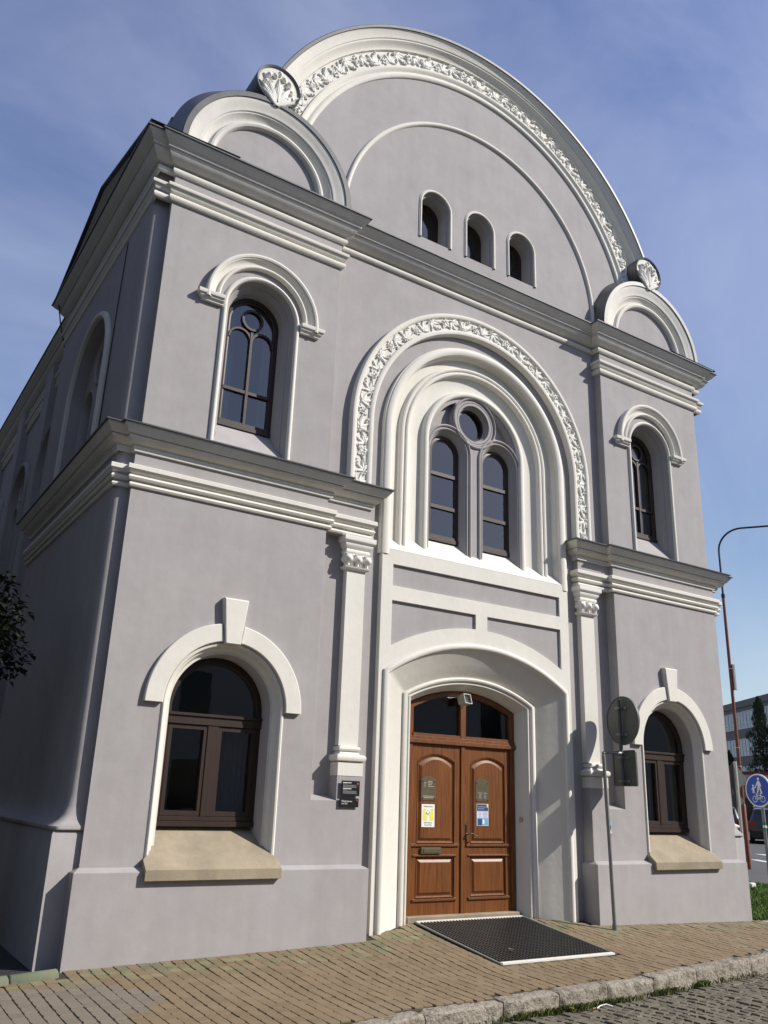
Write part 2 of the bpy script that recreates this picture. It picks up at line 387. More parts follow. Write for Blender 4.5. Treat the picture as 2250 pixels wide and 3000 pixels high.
for mirror in (0, 1):
    m = MB(); cornice(m, P2, STR); (m.mirrored() if mirror else m).build('string_course', M['white'], B)
    m = MB(); cornice(m, P2, COR); (m.mirrored() if mirror else m).build('cornice', M['white_soot'], B)
    m = MB(); cornice(m, P2, FL, caps=False); (m.mirrored() if mirror else m).build('roof_flashing', M['lead'], B)
# ---- main cornice (c3)
H3 = [(2.63,.18),(2.63,.035),(5.175,.035),(5.175,.085),(SX-.02,.085),(SX-.02,4.75),(NX,4.75),(NX,16)]
P3 = [(-x, y) for x, y in H3[::-1]] + H3
COR3 = [(0,9.23),(.03,9.235),(.045,9.255),(.05,9.28),(.04,9.305),(.014,9.31),(.012,9.335),(.05,9.348),(.075,9.36),(.11,9.39),(.15,9.44),(.165,9.475),(.158,9.482),(.188,9.486),(.185,9.515),(.2,9.53),(.225,9.55),(.255,9.585),(.275,9.605),(.28,9.63),(0,9.635)]
FL3 = [(.26,9.637),(.302,9.628),(.304,9.646),(.0,9.755),(-.25,9.76)]
m = MB(); cornice(m, P3, COR3); m.build('main_cornice', M['white_soot'], B)
m = MB(); cornice(m, P3, FL3, caps=False); m.build('roof_flashing', M['lead'], B)
P3s = [(2.65,.2),(2.65,.035),(5.175,.035),(5.175,.085),(SX-.02,.085),(SX-.02,4.75),(NX,4.75),(NX,16)]
STR3 = [(0,8.81),(.03,8.815),(.05,8.84),(.055,8.865),(.045,8.89),(.012,8.898),(.010,8.928),(.04,8.935),(.055,8.96),(.06,8.99),(.085,8.995),(.09,9.01),(.09,9.035),(.08,9.045),(0,9.06)]
for mirror in (0, 1):
    m = MB(); cornice(m, P3s, STR3); (m.mirrored() if mirror else m).build('string_course', M['white'], B)

# ---- round gable
ZG = 9.94; YG = .117
m = MB()
holes = [arch(cx, 10.71, .285, 10.055, 24) for cx in (-.918, 0, .918)]
m.poly([(-4.1,9.4)] + [(-4.1*cos(pi*i/80), ZG+4.1*sin(pi*i/80)) for i in range(81)] + [(4.1,9.4)], holes, lambda x, z: (x, YG, z))
m.build('gable_wall', M['wall'], B, smooth=0)
m = MB(); rows_arc(m, 0, ZG, roll(2.655, 2.575, YG, .045, 6), -8, 188); m.build('arch_moulding', M['white'], B)
m = MB()
rows_arc(m, 0, ZG, [(3.455,.12),(3.458,.095),(3.475,.08),(3.50,.072),(3.53,.08),(3.55,.10),(3.565,.10),(3.585,.085),(3.61,.065),(3.635,.06),(3.655,.065),(3.66,.095),
    (3.93,.095),(3.935,.06),(3.96,.058),(3.985,.045),(4.015,.02),(4.035,-.005),(4.05,-.02),(4.075,-.022),(4.08,-.035),(4.09,-.04),(4.11,-.045),(4.14,-.06),(4.17,-.075),(4.195,-.09),(4.205,-.1),(4.205,.12)], 13.5, 166.5, 100)
m.build('gable_moulding', M['white'], B)
m = MB(); rows_arc(m, 0, ZG, [(4.2,-.085),(4.207,-.118),(4.25,-.12),(4.262,-.11),(4.262,.3)], 13.5, 166.5, 100); rows_arc(m, 0, ZG, [(4.262,.3),(4.25,16)], -10, 190, 110); m.build('barrel_roof', M['lead'], B)
m = MB(); rnd = random.Random(3)
n = 17; P = 3.79*radians(153)/n
for i in range(n):
    mp = lambda s, t, h: ((3.795+t)*cos(radians(166.5)-s/3.79), .093-h, ZG+(3.795+t)*sin(radians(166.5)-s/3.79))
    foliage(m, mp, i*P, P, .24, .043, rnd, 1 if i % 2 else -1)
m.build('foliage_frieze', M['carving'], B, smooth=60)
# lean-to roofs either side of the barrel
for s_ in (-1, 1): m = MB(); m.loft([[(s_*5.36,.3,9.70),(s_*5.36,16,9.70)],[(s_*4.1,.3,10.5),(s_*4.1,16,10.5)]]); m.build('lean_roof', M['lead'], B, smooth=0)
# side pediments of the projecting blocks
def sideped():
    m = MB()
    m.cur = 0
    m.loft([[(5.37,.05,9.70),(5.37,2.5,10.30),(5.37,4.95,9.70)],[(4.6,.05,9.70),(4.6,2.5,10.30),(4.6,4.95,9.70)]])
    m.face([(5.37,.05,9.66),(5.37,2.5,10.26),(5.37,4.95,9.66)])
    for a, b in (((-.16,9.71),(2.45,10.42)), ((5.06,9.71),(2.45,10.42))):
        d = .12
        pr = [(5.37,-.16),(5.44,-.15),(5.47,-.10),(5.50,-.09),(5.56,-.04),(5.58,-.035),(5.58,0)]
        m.loft([[(x, a[0], a[1]+z), (x, b[0], b[1]+z)][0:2] for x, z in pr])
    m.cur = 1
    for a, b in (((-.2,9.71),(2.45,10.43)), ((5.1,9.71),(2.45,10.43))):
        m.loft([[(x, a[0], a[1]+z), (x, b[0], b[1]+z)] for x, z in ((5.58,-.02),(5.64,-.02),(5.64,.01),(4.4,.03))])
    return m
sp = sideped(); sp.build('side_pediment', [M['white_soot'], M['lead']], B, smooth=30); sp.mirrored().build('side_pediment', [M['white_soot'], M['lead']], B, smooth=30)

# ---- small round pediments over the bays with their palmettes
def pediment():
    cx, cz = 3.92, 9.72
    m = MB()
    m.poly(arc(cx, cz, .86, -8, 188, 40), [], lambda x, z: (x, .03, z)); t = m
    m2 = MB()
    rows_arc(m2, cx, cz, [(.80,.03),(.802,-.005),(.82,-.035),(.85,-.048),(.88,-.04),(.90,-.015),(.905,.0),(.925,.0),(.95,-.015),(.985,-.045),(1.0,-.062),(1.02,-.064),(1.03,-.08),(1.06,-.085),(1.10,-.095),(1.15,-.115),(1.20,-.125),(1.21,-.125),(1.21,.1)], -8, 188, 60)
    m3 = MB()
    rows_arc(m3, cx, cz, [(1.205,-.11),(1.21,-.142),(1.285,-.144),(1.30,-.13),(1.30,-.05)], -10, 190, 60)
    m3.loft([[(x, y, z) for x, z in arc(cx, cz+dz, 1.30, -10, 190, 60)] for y, dz in ((-.05,0),(.1,.10),(.5,.50),(1.1,.62),(1.6,.62))])
    return t, m2, m3
def palmette():
    cx, cz, R, y = 3.93, 11.27, .315, -.13
    m = MB()
    disc = arc(cx, cz, R, -58, 238, 40) 
    foot = [(cx-.12, 10.935), (cx+.12, 10.935)]
    lp = disc + foot
    m.poly(lp, [], lambda x, z: (x, y, z)); ext(m, lp, y, .3)
    k = MB(); rows_arc(k, cx, cz, [(R-.005,y-.012),(R+.025,y-.03),(R+.032,y-.02),(R+.03,.55)], -55, 235, 48)
    k.face([(x, .55, z) for x, z in arc(cx, cz, R, -55, 235, 30)])
    f = MB(); rr = random.Random(5)
    mp = lambda s, t, h: (cx+s, y-h, 10.89+t)
    for a, l, wd, bd in ((90,.50,.05,0),(75,.53,.05,-.4),(105,.53,.05,.4),(60,.47,.048,-.5),(120,.47,.048,.5),(47,.34,.04,-.4),(133,.34,.04,.4)):
        leaf(f, mp, .02*cos(radians(a)), .03, radians(a), l, wd, .05, bend=bd, tip=.6, nu=9)
    for sx in (-1, 1):
        for q in ((.07,.53,.045),(.16,.50,.042),(.20,.37,.035),(.22,.25,.036),(.0,.60,.04)): berry(f, mp, sx*q[0], q[1], q[2], .035)
        for q in ((.13,.40),(.17,.30),(.11,.2)): leaf(f, mp, sx*q[0]*.8, q[1], radians(90-sx*50), .1, .03, .05, bend=-sx*1.5)
    stem(f, mp, [(0,.09),(0,.2),(0,.34)], .016, .045)
    return m, k, f
for mir in (0, 1):
    t, m2, m3 = pediment(); a, k, f = palmette()
    g = (lambda q: q.mirrored()) if mir else (lambda q: q)
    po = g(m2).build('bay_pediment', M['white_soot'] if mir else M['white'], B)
    g(t).build('tympanum', M['wall'], po, smooth=0); g(m3).build('sheet_metal_cover', M['lead'], po)
    ao = g(a).build('acroterion', M['white'], B, smooth=30)
    g(f).build('palmette', M['carving'], ao, smooth=60); g(k).build('sheet_metal_cover', M['lead'], ao)

vb = MB(); vb.box(-5.2, -4.98, .55, .75, 9.8, 10.57); vb.build('vent_box', M['lead'], B, smooth=0)
# ---- gable windows
def pane(mb, pts, y): mb.poly(pts, [], lambda x, z: (x, y, z))
for cx in (-.918, 0, .918):
    m = MB(); zs = 10.71
    rows_arch(m, cx, [(.33,YG),(.328,YG-.012),(.318,YG-.012)] + roll(.318,.28,YG-.008,.02,4) + [(.28,YG)], 10.05, 28, zs=zs)
    m.cur = 1
    rows_arch(m, cx, [(.281,YG-.002),(.276,.17),(.25,.175),(.245,.40),(.245,.44)], 10.055, 28, zs=zs-.01)
    m.face([(cx-.28,YG,10.055),(cx+.28,YG,10.055),(cx+.245,.42,10.16),(cx-.245,.42,10.16)])
    wo = m.build('gable_window', [M['white'], M['wall']], B)
    fr = MB(); rows_arch(fr, cx, [(.25,.40),(.25,.385),(.205,.38),(.20,.40),(.175,.40),(.17,.42)], 10.1, 28, zs=zs-.02)
    fr.box(cx-.2, cx+.2, .385, .42, 10.12, 10.18)
    fr.build('frame', M['wood'], wo)
    gp = MB(); pane(gp, arch(cx, zs-.02, .18, 10.12, 24), .415); gp.build('pane', M['glass'], wo, smooth=0)

# ---- great window over the door
m = MB()
rows_arch(m, 0, [(2.305,.2),(2.303,.095),(2.295,.08),(2.27,.072),(2.235,.078),(2.222,.09),(2.218,.108),(2.03,.108),(2.025,.088),(2.01,.078),(1.98,.074),(1.955,.082),(1.945,.10),(1.943,.2)], 5.5, 64, zs=6.63)
m.build('arch_moulding', M['white'], B)
m = MB(); rnd = random.Random(11)
Rm, zc, z0 = 2.122, 6.63, 5.62
leg = zc-z0; tot = 2*leg+pi*Rm; n = 14; P = tot/n
def mpw(s, t, h):
    if s < leg: return (-(Rm+t), .106-h, z0+s)
    if s > leg+pi*Rm: return (Rm+t, .106-h, zc-(s-leg-pi*Rm))
    a = pi-(s-leg)/Rm; return ((Rm+t)*cos(a), .106-h, zc+(Rm+t)*sin(a))
for i in range(n): foliage(m, mpw, i*P, P, .185, .036, rnd, 1 if i % 2 else -1)
m.build('foliage_frieze', M['carving'], B, smooth=60)
zf = lambda r: 6.62+.08*(1.75-r)/.79 if r < 1.75 else 6.62
m = MB()
rows_arch(m, 0, [(1.755,.2),(1.75,.12)] + roll(1.735,1.60,.12,.035,6) + [(1.60,.15),(1.585,.165),(1.575,.24),(1.565,.25),(1.43,.25),(1.425,.225)] + roll(1.415,1.345,.215,.03,4) + [(1.345,.205)] + roll(1.335,1.27,.21,.025,4) + [(1.265,.23),(1.262,.26),(1.20,.285),(1.10,.30),(1.0,.295),(.99,.27)] + roll(.985,.885,.25,.04,6) + [(.88,.29)], 4.75, 64, zf=zf)
m.build('window_surround', M['white'], B)
TY = .265
gw = MB()
lights = [arch(cx, 6.60, .345, 4.7, 28) for cx in (-.5, .5)]
circ = arc(0, 7.19, .30, 0, 360, 40)[:-1]
def spandrel(sx):
    pts = []; c = (-.60, 7.12)
    ok = lambda x, z: hypot(x, z-6.70) < .835 and hypot(x, z-7.19) > .43 and hypot(x+.5, z-6.60) > .43 and x < 0
    for k in range(40):
        a = 2*pi*k/40; d = 0
        while d < .6 and ok(c[0]+cos(a)*(d+.004), c[1]+sin(a)*(d+.004)): d += .004
        pts.append((c[0]+cos(a)*d, c[1]+sin(a)*d))
    return [(sx*-x, z) for x, z in pts]
sps = [spandrel(-1), spandrel(1)]
lightsC = [[(max(-1, x), max(z, 4.7)) for x, z in l] for l in lights]
outer = arch(0, 6.70, .90, 4.6, 60)
gw.poly(outer, [l for l in lightsC] + [circ] + sps, lambda x, z: (x, TY, z))
for cx in (-.5, .5):
    rows_arch(gw, cx, [(.43,TY),(.428,TY-.02),(.41,TY-.03),(.395,TY-.02),(.39,TY),(.37,TY-.006),(.36,TY-.012),(.347,TY-.004),(.335,TY+.02),(.31,TY+.05),(.29,TY+.08),(.275,.385),(.275,.44)], 4.7, 32, zs=6.60)
rows_arc(gw, 0, 7.19, [(.425,TY),(.423,TY-.02),(.405,TY-.032),(.39,TY-.02),(.385,TY),(.36,TY-.008),(.33,TY+.004),(.31,TY+.02),(.28,TY+.05),(.262,.36),(.26,.44)], 0, 360, 48)
for s in sps: ext(gw, s, TY, .42)
win = gw.build('tracery_window', M['wall'], B, smooth=40)
sl = MB(); sl.loft([[(-1.725,.098,4.83),(1.725,.098,4.83)],[(-1.72,.11,4.842),(1.72,.11,4.842)],[(-1.5,.26,5.02),(1.5,.26,5.02)],[(-1.2,.44,5.235),(1.2,.44,5.235)]]); sl.build('sill', M['white'], win, smooth=0)
fr = MB()
for cx in (-.5, .5):
    rows_arch(fr, cx, [(.285,.40),(.285,.375),(.245,.37),(.24,.39),(.215,.395),(.21,.42)], 5.19, 28, zs=6.58)
    fr.box(cx-.285, cx+.285, .365, .42, 5.19, 5.25); fr.box(cx-.245, cx+.245, .375, .42, 5.25, 5.285)
    for z in (5.70, 6.22): fr.box(cx-.24, cx+.24, .378, .42, z, z+.055)
rows_arc(fr, 0, 7.19, [(.27,.40),(.27,.375),(.235,.37),(.23,.42)], 0, 360, 40)
for s in (-1, 1): fr.box(s*.62-.02, s*.62+.02, .39, .42, 6.95, 7.35)
fr.build('frame', M['wood'], win)
for cx in (-.5, .5):
    g = MB(); pane(g, arch(cx, 6.58, .235, 5.21, 28), .41); g.build('pane', M['glass'], win, smooth=0)
g = MB(); pane(g, arc(0, 7.19, .25, 0, 360, 40)[:-1], .41); g.build('pane', M['glass'], win, smooth=0)
for s in sps:
    g = MB(); pane(g, s, .37); g.build('spandrel', M['wall'], win, smooth=0)

# ---- upper windows of the bays
def upper_window(mir):
    g = (lambda q: q.mirrored()) if mir else (lambda q: q)
    cx, zs = 3.80, 7.62
    m = MB()
    m.cur = 0
    rows_arch(m, cx, roll(.558,.49,.035,.04,6), 5.58, 40, zs=zs)
    m.cur = 1
    rows_arch(m, cx, [(.522,.03),(.49,.04),(.475,.10),(.462,.13),(.445,.135),(.435,.16),(.425,.165),(.418,.19),(.405,.20),(.385,.30),(.38,.38)], 5.58, 40, zs=zs)
    m.face([(cx-.52,.0,5.60),(cx+.52,.0,5.60),(cx+.385,.33,6.075),(cx-.385,.33,6.075)])
    m.face([(cx-.385,.33,6.075),(cx+.385,.33,6.075),(cx+.385,.44,6.09),(cx-.385,.44,6.09)])
    wo = g(m).build('arched_window', [M['white'], M['wall']], B)
    h = MB()
    rows_arch(h, cx, [(.612,.035),(.612,-.01),(.62,-.025),(.635,-.032),(.652,-.025),(.66,-.008),(.668,.005),(.69,.004),(.715,-.01),(.735,-.032),(.742,-.048),(.755,-.05),(.76,-.062),(.785,-.07),(.806,-.062),(.812,-.045),(.812,.035)], 7.60, 44, zs=7.665)
    for s in (-1, 1):
        x0, x1 = (cx+.56, cx+.845) if s > 0 else (cx-.845, cx-.56)
        def ring(o, z): return [(x0-o*(s < 0), .05), (x0-o*(s < 0), .0-o), (x1+o*(s > 0), .0-o), (x1+o*(s > 0), .05)], z
        rows = []
        for o, z in ((.0,7.545),(.01,7.55),(.01,7.57),(.035,7.59),(.04,7.60),(.04,7.615),(.06,7.625),(.065,7.64),(.065,7.675),(.05,7.685)):
            r, zz = ring(o, z); rows.append([(x, y, zz) for x, y in r])
        h.loft(rows); h.face(rows[-1]); h.face(rows[0][::-1])
    g(h).build('hood_moulding', M['white'], wo)
    f = MB()
    rows_arch(f, cx, [(.386,.33),(.386,.305),(.34,.30),(.335,.32),(.315,.325),(.31,.36)], 6.06, 32, zs=zs-.01)
    f.box(cx-.386, cx+.386, .29, .36, 6.055, 6.10); f.box(cx-.345, cx+.345, .30, .36, 6.10, 6.15)
    f.box(cx-.018, cx+.018, .305, .36, 6.15, 7.50); f.box(cx-.33, cx+.33, .31, .36, 6.58, 6.625)
    for s in (-1, 1): rows_arch(f, cx+s*.163, [(.168,.36),(.168,.312),(.14,.312),(.14,.36)], 7.35, 20, zs=7.36)
    rows_arc(f, cx, 7.685, [(.158,.36),(.158,.31),(.125,.31),(.125,.36)], 0, 360, 32)
    g(f).build('frame', M['wood'], wo)
    p = MB(); pane(p, arch(cx, zs-.01, .32, 6.1, 30), .345); g(p).build('pane', M['glass'], wo, smooth=0)
    c = MB()
    for k in range(12):
        x = cx-.36+.72*k/12
    def drape(x0, x1):
        rows = []
        n = 26
        for z in (6.1, 7.9): rows.append([(x0+(x1-x0)*i/n, .50+.02*sin(i*1.7), z) for i in range(n+1)])
        c.loft(rows)
    drape(cx+.16, cx+.42); drape(cx-.42, cx-.25)
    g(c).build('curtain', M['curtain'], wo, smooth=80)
for mir in (1, 0): upper_window(mir)

# ---- lower windows of the bays
def lower_window(mir):
    g = (lambda q: q.mirrored()) if mir else (lambda q: q)
    cx, zs = 3.83, 2.515
    m = MB()
    rows_arch(m, cx, [(.742,.0),(.735,-.012),(.72,-.02),(.70,-.014),(.69,.01),(.685,.03),(.67,.035),(.66,.05),(.65,.085),(.64,.10),(.615,.10)], .88, 40, zs=zs)
    m.cur = 1; rows_arch(m, cx, [(.615,.10),(.608,.115),(.605,.14),(.592,.30),(.587,.36)], .88, 40, zs=zs)
    wo = g(m).build('arched_window', [M['white'], M['wall']], B)
    b = MB()
    for a0, a1 in ((0, 81.5), (98.5, 180)):
        pr = [(.742,.0),(.742,-.045),(.75,-.053),(.94,-.053),(.949,-.045),(.949,.0)]
        rows = [[(x, y, z) for x, z in arc(cx, zs, r, a0, a1, 30)] for r, y in pr]
        b.loft(rows)
        for k in (0, -1): b.face([r[k] for r in rows])
    g(b).build('arch_band', M['white'], wo)
    k = MB()
    f0 = [(cx-.095,3.225),(cx+.095,3.225),(cx+.155,3.76),(cx-.155,3.76)]
    fr0 = [(x, -.085, z) for x, z in ((cx-.088,3.235),(cx+.088,3.235),(cx+.142,3.745),(cx-.142,3.745))]
    k.loft([[(x, .02, z) for x, z in f0], [(x, -.07, z) for x, z in f0], fr0], closed=True); k.face(fr0)
    g(k).build('keystone', M['white'], wo, smooth=20)
    s = MB()
    P0 = [(cx-.74,-.165,.735),(cx+.74,-.165,.735)]
    front = [(cx-.765,-.175,.735),(cx+.765,-.175,.735),(cx+.765,-.175,.838),(cx-.765,-.175,.838)]
    s.face(front)
    top = [(cx-.765,-.175,.838),(cx+.765,-.175,.838),(cx+.765,-.06,.93),(cx+.70,.0,.985),(cx+.60,.40,1.262),(cx-.60,.40,1.262),(cx-.70,.0,.985),(cx-.765,-.06,.93)]
    s.face(top[:4]+top[6:]); s.face([top[6], top[3], top[4], top[5]])
    s.face([(cx-.765,-.175,.735),(cx-.765,-.175,.838),(cx-.765,-.06,.93),(cx-.765,.02,.735)]); s.face([(cx+.765,-.175,.735),(cx+.765,.02,.735),(cx+.765,-.06,.93),(cx+.765,-.175,.838)])
    s.face([(cx-.765,-.06,.93),(cx-.70,.0,.985),(cx-.765,.02,.735)]); s.face([(cx+.765,-.06,.93),(cx+.765,.02,.735),(cx+.70,.0,.985)])
    s.face([(cx-.765,-.175,.735),(cx-.765,.02,.735),(cx+.765,.02,.735),(cx+.765,-.175,.735)])
    g(s).build('sill', M['stone'], wo, smooth=0)
    f = MB()
    rows_arch(f, cx, [(.592,.30),(.592,.285),(.535,.28),(.53,.295),(.515,.30),(.51,.34)], 1.24, 36, zs=zs-.01)
    f.box(cx-.59, cx+.59, .265, .34, 1.24, 1.295); f.box(cx-.54, cx+.54, .275, .34, 1.30, 1.345)
    f.box(cx-.59, cx+.59, .262, .34, 2.33, 2.42); f.box(cx-.60, cx+.60, .245, .34, 2.422, 2.452)
    f.box(cx-.065, cx+.065, .27, .34, 1.35, 2.33)
    for s_ in (-1, 1):
        x0, x1 = sorted((cx+s_*.065, cx+s_*.53))
        for bx in ((x0, x0+.045, 1.35, 2.325), (x1-.045, x1, 1.35, 2.325)): f.box(bx[0], bx[1], .28, .34, bx[2], bx[3])
        f.box(x0+.045, x1-.045, .28, .34, 1.35, 1.40); f.box(x0+.045, x1-.045, .28, .34, 2.275, 2.325)
    g(f).build('frame', M['wood'], wo)
    p = MB(); pane(p, arch(cx, zs-.01, .52, 1.3, 36), .325); g(p).build('pane', M['glass'], wo, smooth=0)
    c = MB(); n = 30
    c.loft([[(cx-.52+(.50)*i/n, .50+.022*sin(i*1.5), z) for i in range(n+1)] for z in (1.3, 2.35)])
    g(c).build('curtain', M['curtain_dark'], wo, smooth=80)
for mir in (1, 0): lower_window(mir)

# ---- rooms behind the panes
m = MB()
m.loft([[(-5.0,y,z),(5.0,y,z)] for y, z in ((.56,-.3),(4,-.3),(4,4.75),(.56,4.75),(.56,4.8),(4,4.8),(4,9.4),(.56,9.4))])
m.box(-1.7, -1.6, .5, 4, 0, 4.7); m.box(1.6, 1.7, .5, 4, 0, 4.7); m.box(-2.6, -2.5, .5, 4, 4.8, 9.3); m.box(2.5, 2.6, .5, 4, 4.8, 9.3)
m.box(-5.05, -5.0, .5, 4, 0, 9.4); m.box(5.0, 5.05, .5, 4, 0, 9.4)
m.build('interior', M['room'], B, smooth=0)
m = MB(); m.box(-2.4, 2.4, 1.8, 1.85, 6.55, 6.63); m.build('gallery_beam', M['room_warm'], B, smooth=0)
m = MB(); m.box(-2.4, 2.4, 3.6, 3.7, 4.8, 9.3); m.build('gallery_wall', M['room_warm'], B, smooth=0)

# ---- pilasters beside the portal
def pilaster(mir):
    g = (lambda q: q.mirrored()) if mir else (lambda q: q)
    path = [(1.99,.2),(1.99,.09),(2.27,.09),(2.27,.2)]
    sh = MB(); cornice(sh, path, [(0,2.2),(0,4.45)], caps=False)
    po = g(sh).build('pilaster', M['white'], B, smooth=0)
    b = MB()
    cornice(b, [(1.965,.2),(1.965,.0),(2.315,.0),(2.315,.2)], [(0,1.842),(.003,1.845),(.003,2.0),(-.02,2.005),(.0,2.01),(.022,2.02),(.032,2.045),(.03,2.07),(.015,2.09),(-.012,2.095),(-.03,2.10),(-.045,2.125),(-.05,2.135),(-.03,2.14),(-.022,2.16),(-.03,2.185),(-.06,2.195),(-.09,2.2)], caps=False)
    g(b).build('pilaster_base', M['white'], po)
    c = MB()
    cornice(c, path, [(0,4.42),(.02,4.425),(.045,4.445),(.05,4.46),(.02,4.47),(.0,4.475),(.0,4.60),(.02,4.635),(.035,4.645),(.045,4.66),(.042,4.685),(.03,4.692),(.035,4.705),(.055,4.725),(.068,4.75),(.07,4.765),(.064,4.772),(.08,4.785),(.096,4.80),(.1,4.81),(.1,4.865),(0,4.86),(0,4.9)], caps=False)
    rr = random.Random(2)
    def leaves(mp, wd, n):
        for i in range(n):
            q = -wd/2 + wd*i/max(1, n-1) if n > 1 else 0
            stem(c, mp, [(q, 0), (q+.006, .05), (q-.004, .09)], .03, .045)
            rows = [[mp(q+.062*cos(i2*pi/10)*cos(2*pi*k/12)*(1+.12*sin(3*k)), .095+.058*cos(i2*pi/10)*sin(2*pi*k/12), .02+.075*sin(i2*pi/10)) for k in range(12)] for i2 in range(6)]
            c.loft(rows, closed=True)
            leaf(c, mp, q, .11, pi/2+.5, .085, .03, .07, bend=.9, tip=.6); leaf(c, mp, q, .11, pi/2-.5, .085, .03, .07, bend=-.9, tip=.6)
            if i < n-1:
                leaf(c, mp, q+wd/max(1, n-1)/2, .0, pi/2, .17, .028, .05, tip=.8); berry(c, mp, q+wd/max(1, n-1)/2, .15, .026, .05)
    leaves(lambda s, t, h: (2.13+s, .09-h, 4.47+t), .29, 3)
    leaves(lambda s, t, h: (2.27+h*.7, .125+s, 4.47+t), .07, 1); leaves(lambda s, t, h: (1.99-h*.7, .125+s, 4.47+t), .07, 1)
    g(c).build('capital', M['carving'], po, smooth=45)
for mir in (1, 0): pilaster(mir)

# ---- portal
m = MB()
zs_w = lambda w: (3.195, 3.70) if w >= 1.65 else ((2.95+(w-1.175)/.475*.245, 3.257+(w-1.175)/.475*.443) if w >= 1.175 else ((2.905+(w-1.03)/.145*.045, 3.15+(w-1.03)/.145*.107) if w > 1.03 else (2.834+(w-.93)/.1*.071, 3.065+(w-.93)/.1*.085)))
def sg(wd, z0=-.4, n=40): a, b = zs_w(wd); return seg(wd, a, b, z0, n)
opening = sg(1.65)
outer = [(-1.72,-.4)] + opening + [(1.72,-.4),(1.72,4.835),(-1.72,4.835)]
def segz(x): R = 2.94+.215; zc = .76; return zc+sqrt(R*R-x*x)
def lowpan(s):
    pts = [(.105,4.125),(1.542,4.125)] + [(1.542-(1.542-.105)*i/14, segz(1.542-(1.542-.105)*i/14)) for i in range(15)]
    return [(s*x, z) for x, z in pts]
pans = [[(-1.54,4.325),(1.54,4.325),(1.54,4.625),(-1.54,4.625)], lowpan(1), lowpan(-1)]
m.poly(outer, pans, lambda x, z: (x, .10, z))
for p in pans: ext(m, p, .10, .135)
m.loft([[(s*1.72,.10,z),(s*1.72,.25,z)] for s in (1,) for z in (-.4,4.835)]); m.loft([[(-1.72,.10,z),(-1.72,.25,z)] for z in (-.4,4.835)])
pr = [(1.65,.10),(1.648,.085),(1.635,.07),(1.61,.06),(1.58,.066),(1.562,.085),(1.557,.105),(1.545,.112),(1.53,.122),(1.37,.216),(1.205,.314),(1.198,.32),(1.178,.338),(1.176,.315),(1.165,.30),(1.14,.292),(1.112,.30),(1.10,.32),(1.097,.335),(1.075,.338),(1.068,.325),(1.05,.325),(1.04,.335),(1.034,.355),(1.02,.37),(.98,.44),(.955,.53),(.95,.60)]
m.loft([[(x, y, z) for x, z in sg(wd)] for wd, y in pr])
po = m.build('portal', M['white'], B, smooth=40)
for p in pans:
    q = MB(); q.poly(p, [], lambda x, z: (x, .134, z)); q.build('panel', M['wall'], po, smooth=0)

# ---- door
d = MB()
a, b_ = 2.834, 3.065
fr_out = seg(.965, a+.01, b_+.02, .12, 32); fr_in = seg(.86, a-.03, b_-.055, .12, 32)
d.loft([[(x, .47, z) for x, z in fr_out], [(x, .455, z) for x, z in seg(.93, a, b_, .12, 32)], [(x, .455, z) for x, z in fr_in], [(x, .52, z) for x, z in fr_in]])
d.box(-.96, .96, .43, .52, 2.335, 2.385); d.box(-.95, .95, .445, .52, 2.385, 2.425); d.box(-.88, .88, .455, .53, 2.425, 2.465)
d.box(-.045, .045, .45, .53, 2.42, 3.04)
DO = d.build('double_door', M['door'], B, smooth=20); DO.location = (0, .06, 0)
for s in (-1, 1):
    g = MB()
    pts = [(x, z) for x, z in seg(.87, a-.02, b_-.045, 2.45, 30) if x*s >= -.001]
    pts = ([(0, 2.45)] + [p for p in pts if abs(p[0]) > .001] + [(0, 3.02)]) if s < 0 else ([(0, 3.02)] + [p for p in pts if abs(p[0]) > .001] + [(0, 2.45)])
    pane(g, pts, .50); g.build('pane', M['glass'], DO, smooth=0)
def door_leaf(s):
    m = MB()
    X = lambda u: s*u       # u from 0 (meeting stile) to .86
    def bx(u0, u1, y0, y1, z0, z1): x0, x1 = sorted((X(u0), X(u1))); m.box(x0, x1, y0, y1, z0, z1)
    bx(.02, .905, .505, .56, .18, 2.335)
    bx(.02, .135, .47, .52, .18, 2.335); bx(.77, .905, .47, .52, .18, 2.335)
    bx(.135, .77, .472, .52, .18, .36); bx(.135, .77, .472, .52, .91, 1.04)
    top = [(.135,2.335),(.77,2.335)] + [(.77-.635*i/16, 2.10+.10*sin(pi*i/16)**.8) for i in range(17)]
    lp = [(X(u), z) for u, z in top]
    m.poly(lp, [], lambda x, z: (x, .472, z)); ext(m, lp, .472, .52)
    bx(.10, .82, .452, .48, .355, .385); bx(.06, .86, .452, .48, 1.02, 1.05); bx(.10, .82, .456, .48, .895, .915)
    def raised(zb, zt, rise):
        def loop(o, y):
            u0, u1 = .135+o, .77-o
            t = [(u0, zb+o), (u1, zb+o)] + [(u1-(u1-u0)*i/16, zt-o+rise*sin(pi*i/16)**.8) for i in range(17)]
            return [(X(u), y, z) for u, z in t]
        r = [loop(0, .492), loop(.012, .472), loop(.024, .486), loop(.04, .488), loop(.072, .468)]
        m.loft(r, closed=True); m.face(r[-1])
    raised(1.05, 2.10, .10); raised(.385, .895, .0)
    return m.build('door_leaf', M['door'], DO, smooth=20)
LL = door_leaf(-1); RL = door_leaf(1)
k = MB(); k.box(-.032, .032, .452, .49, .18, 2.335); k.build('meeting_strip', M['door'], DO, smooth=0)
h = MB(); h.cur = 0; h.cbox(.038, .078, .458, .472, 1.02, 1.30, .006); h.cur = 1
h.tube([(.058,.46,1.175),(.058,.41,1.175),(.075,.395,1.178),(.12,.392,1.185),(.155,.392,1.165),(.185,.395,1.150),(.20,.398,1.155)], .0085, 8); h.sphere((.058,.455,1.175), .018)
h.build('handle', [M['black'], M['brass']], DO, smooth=40)
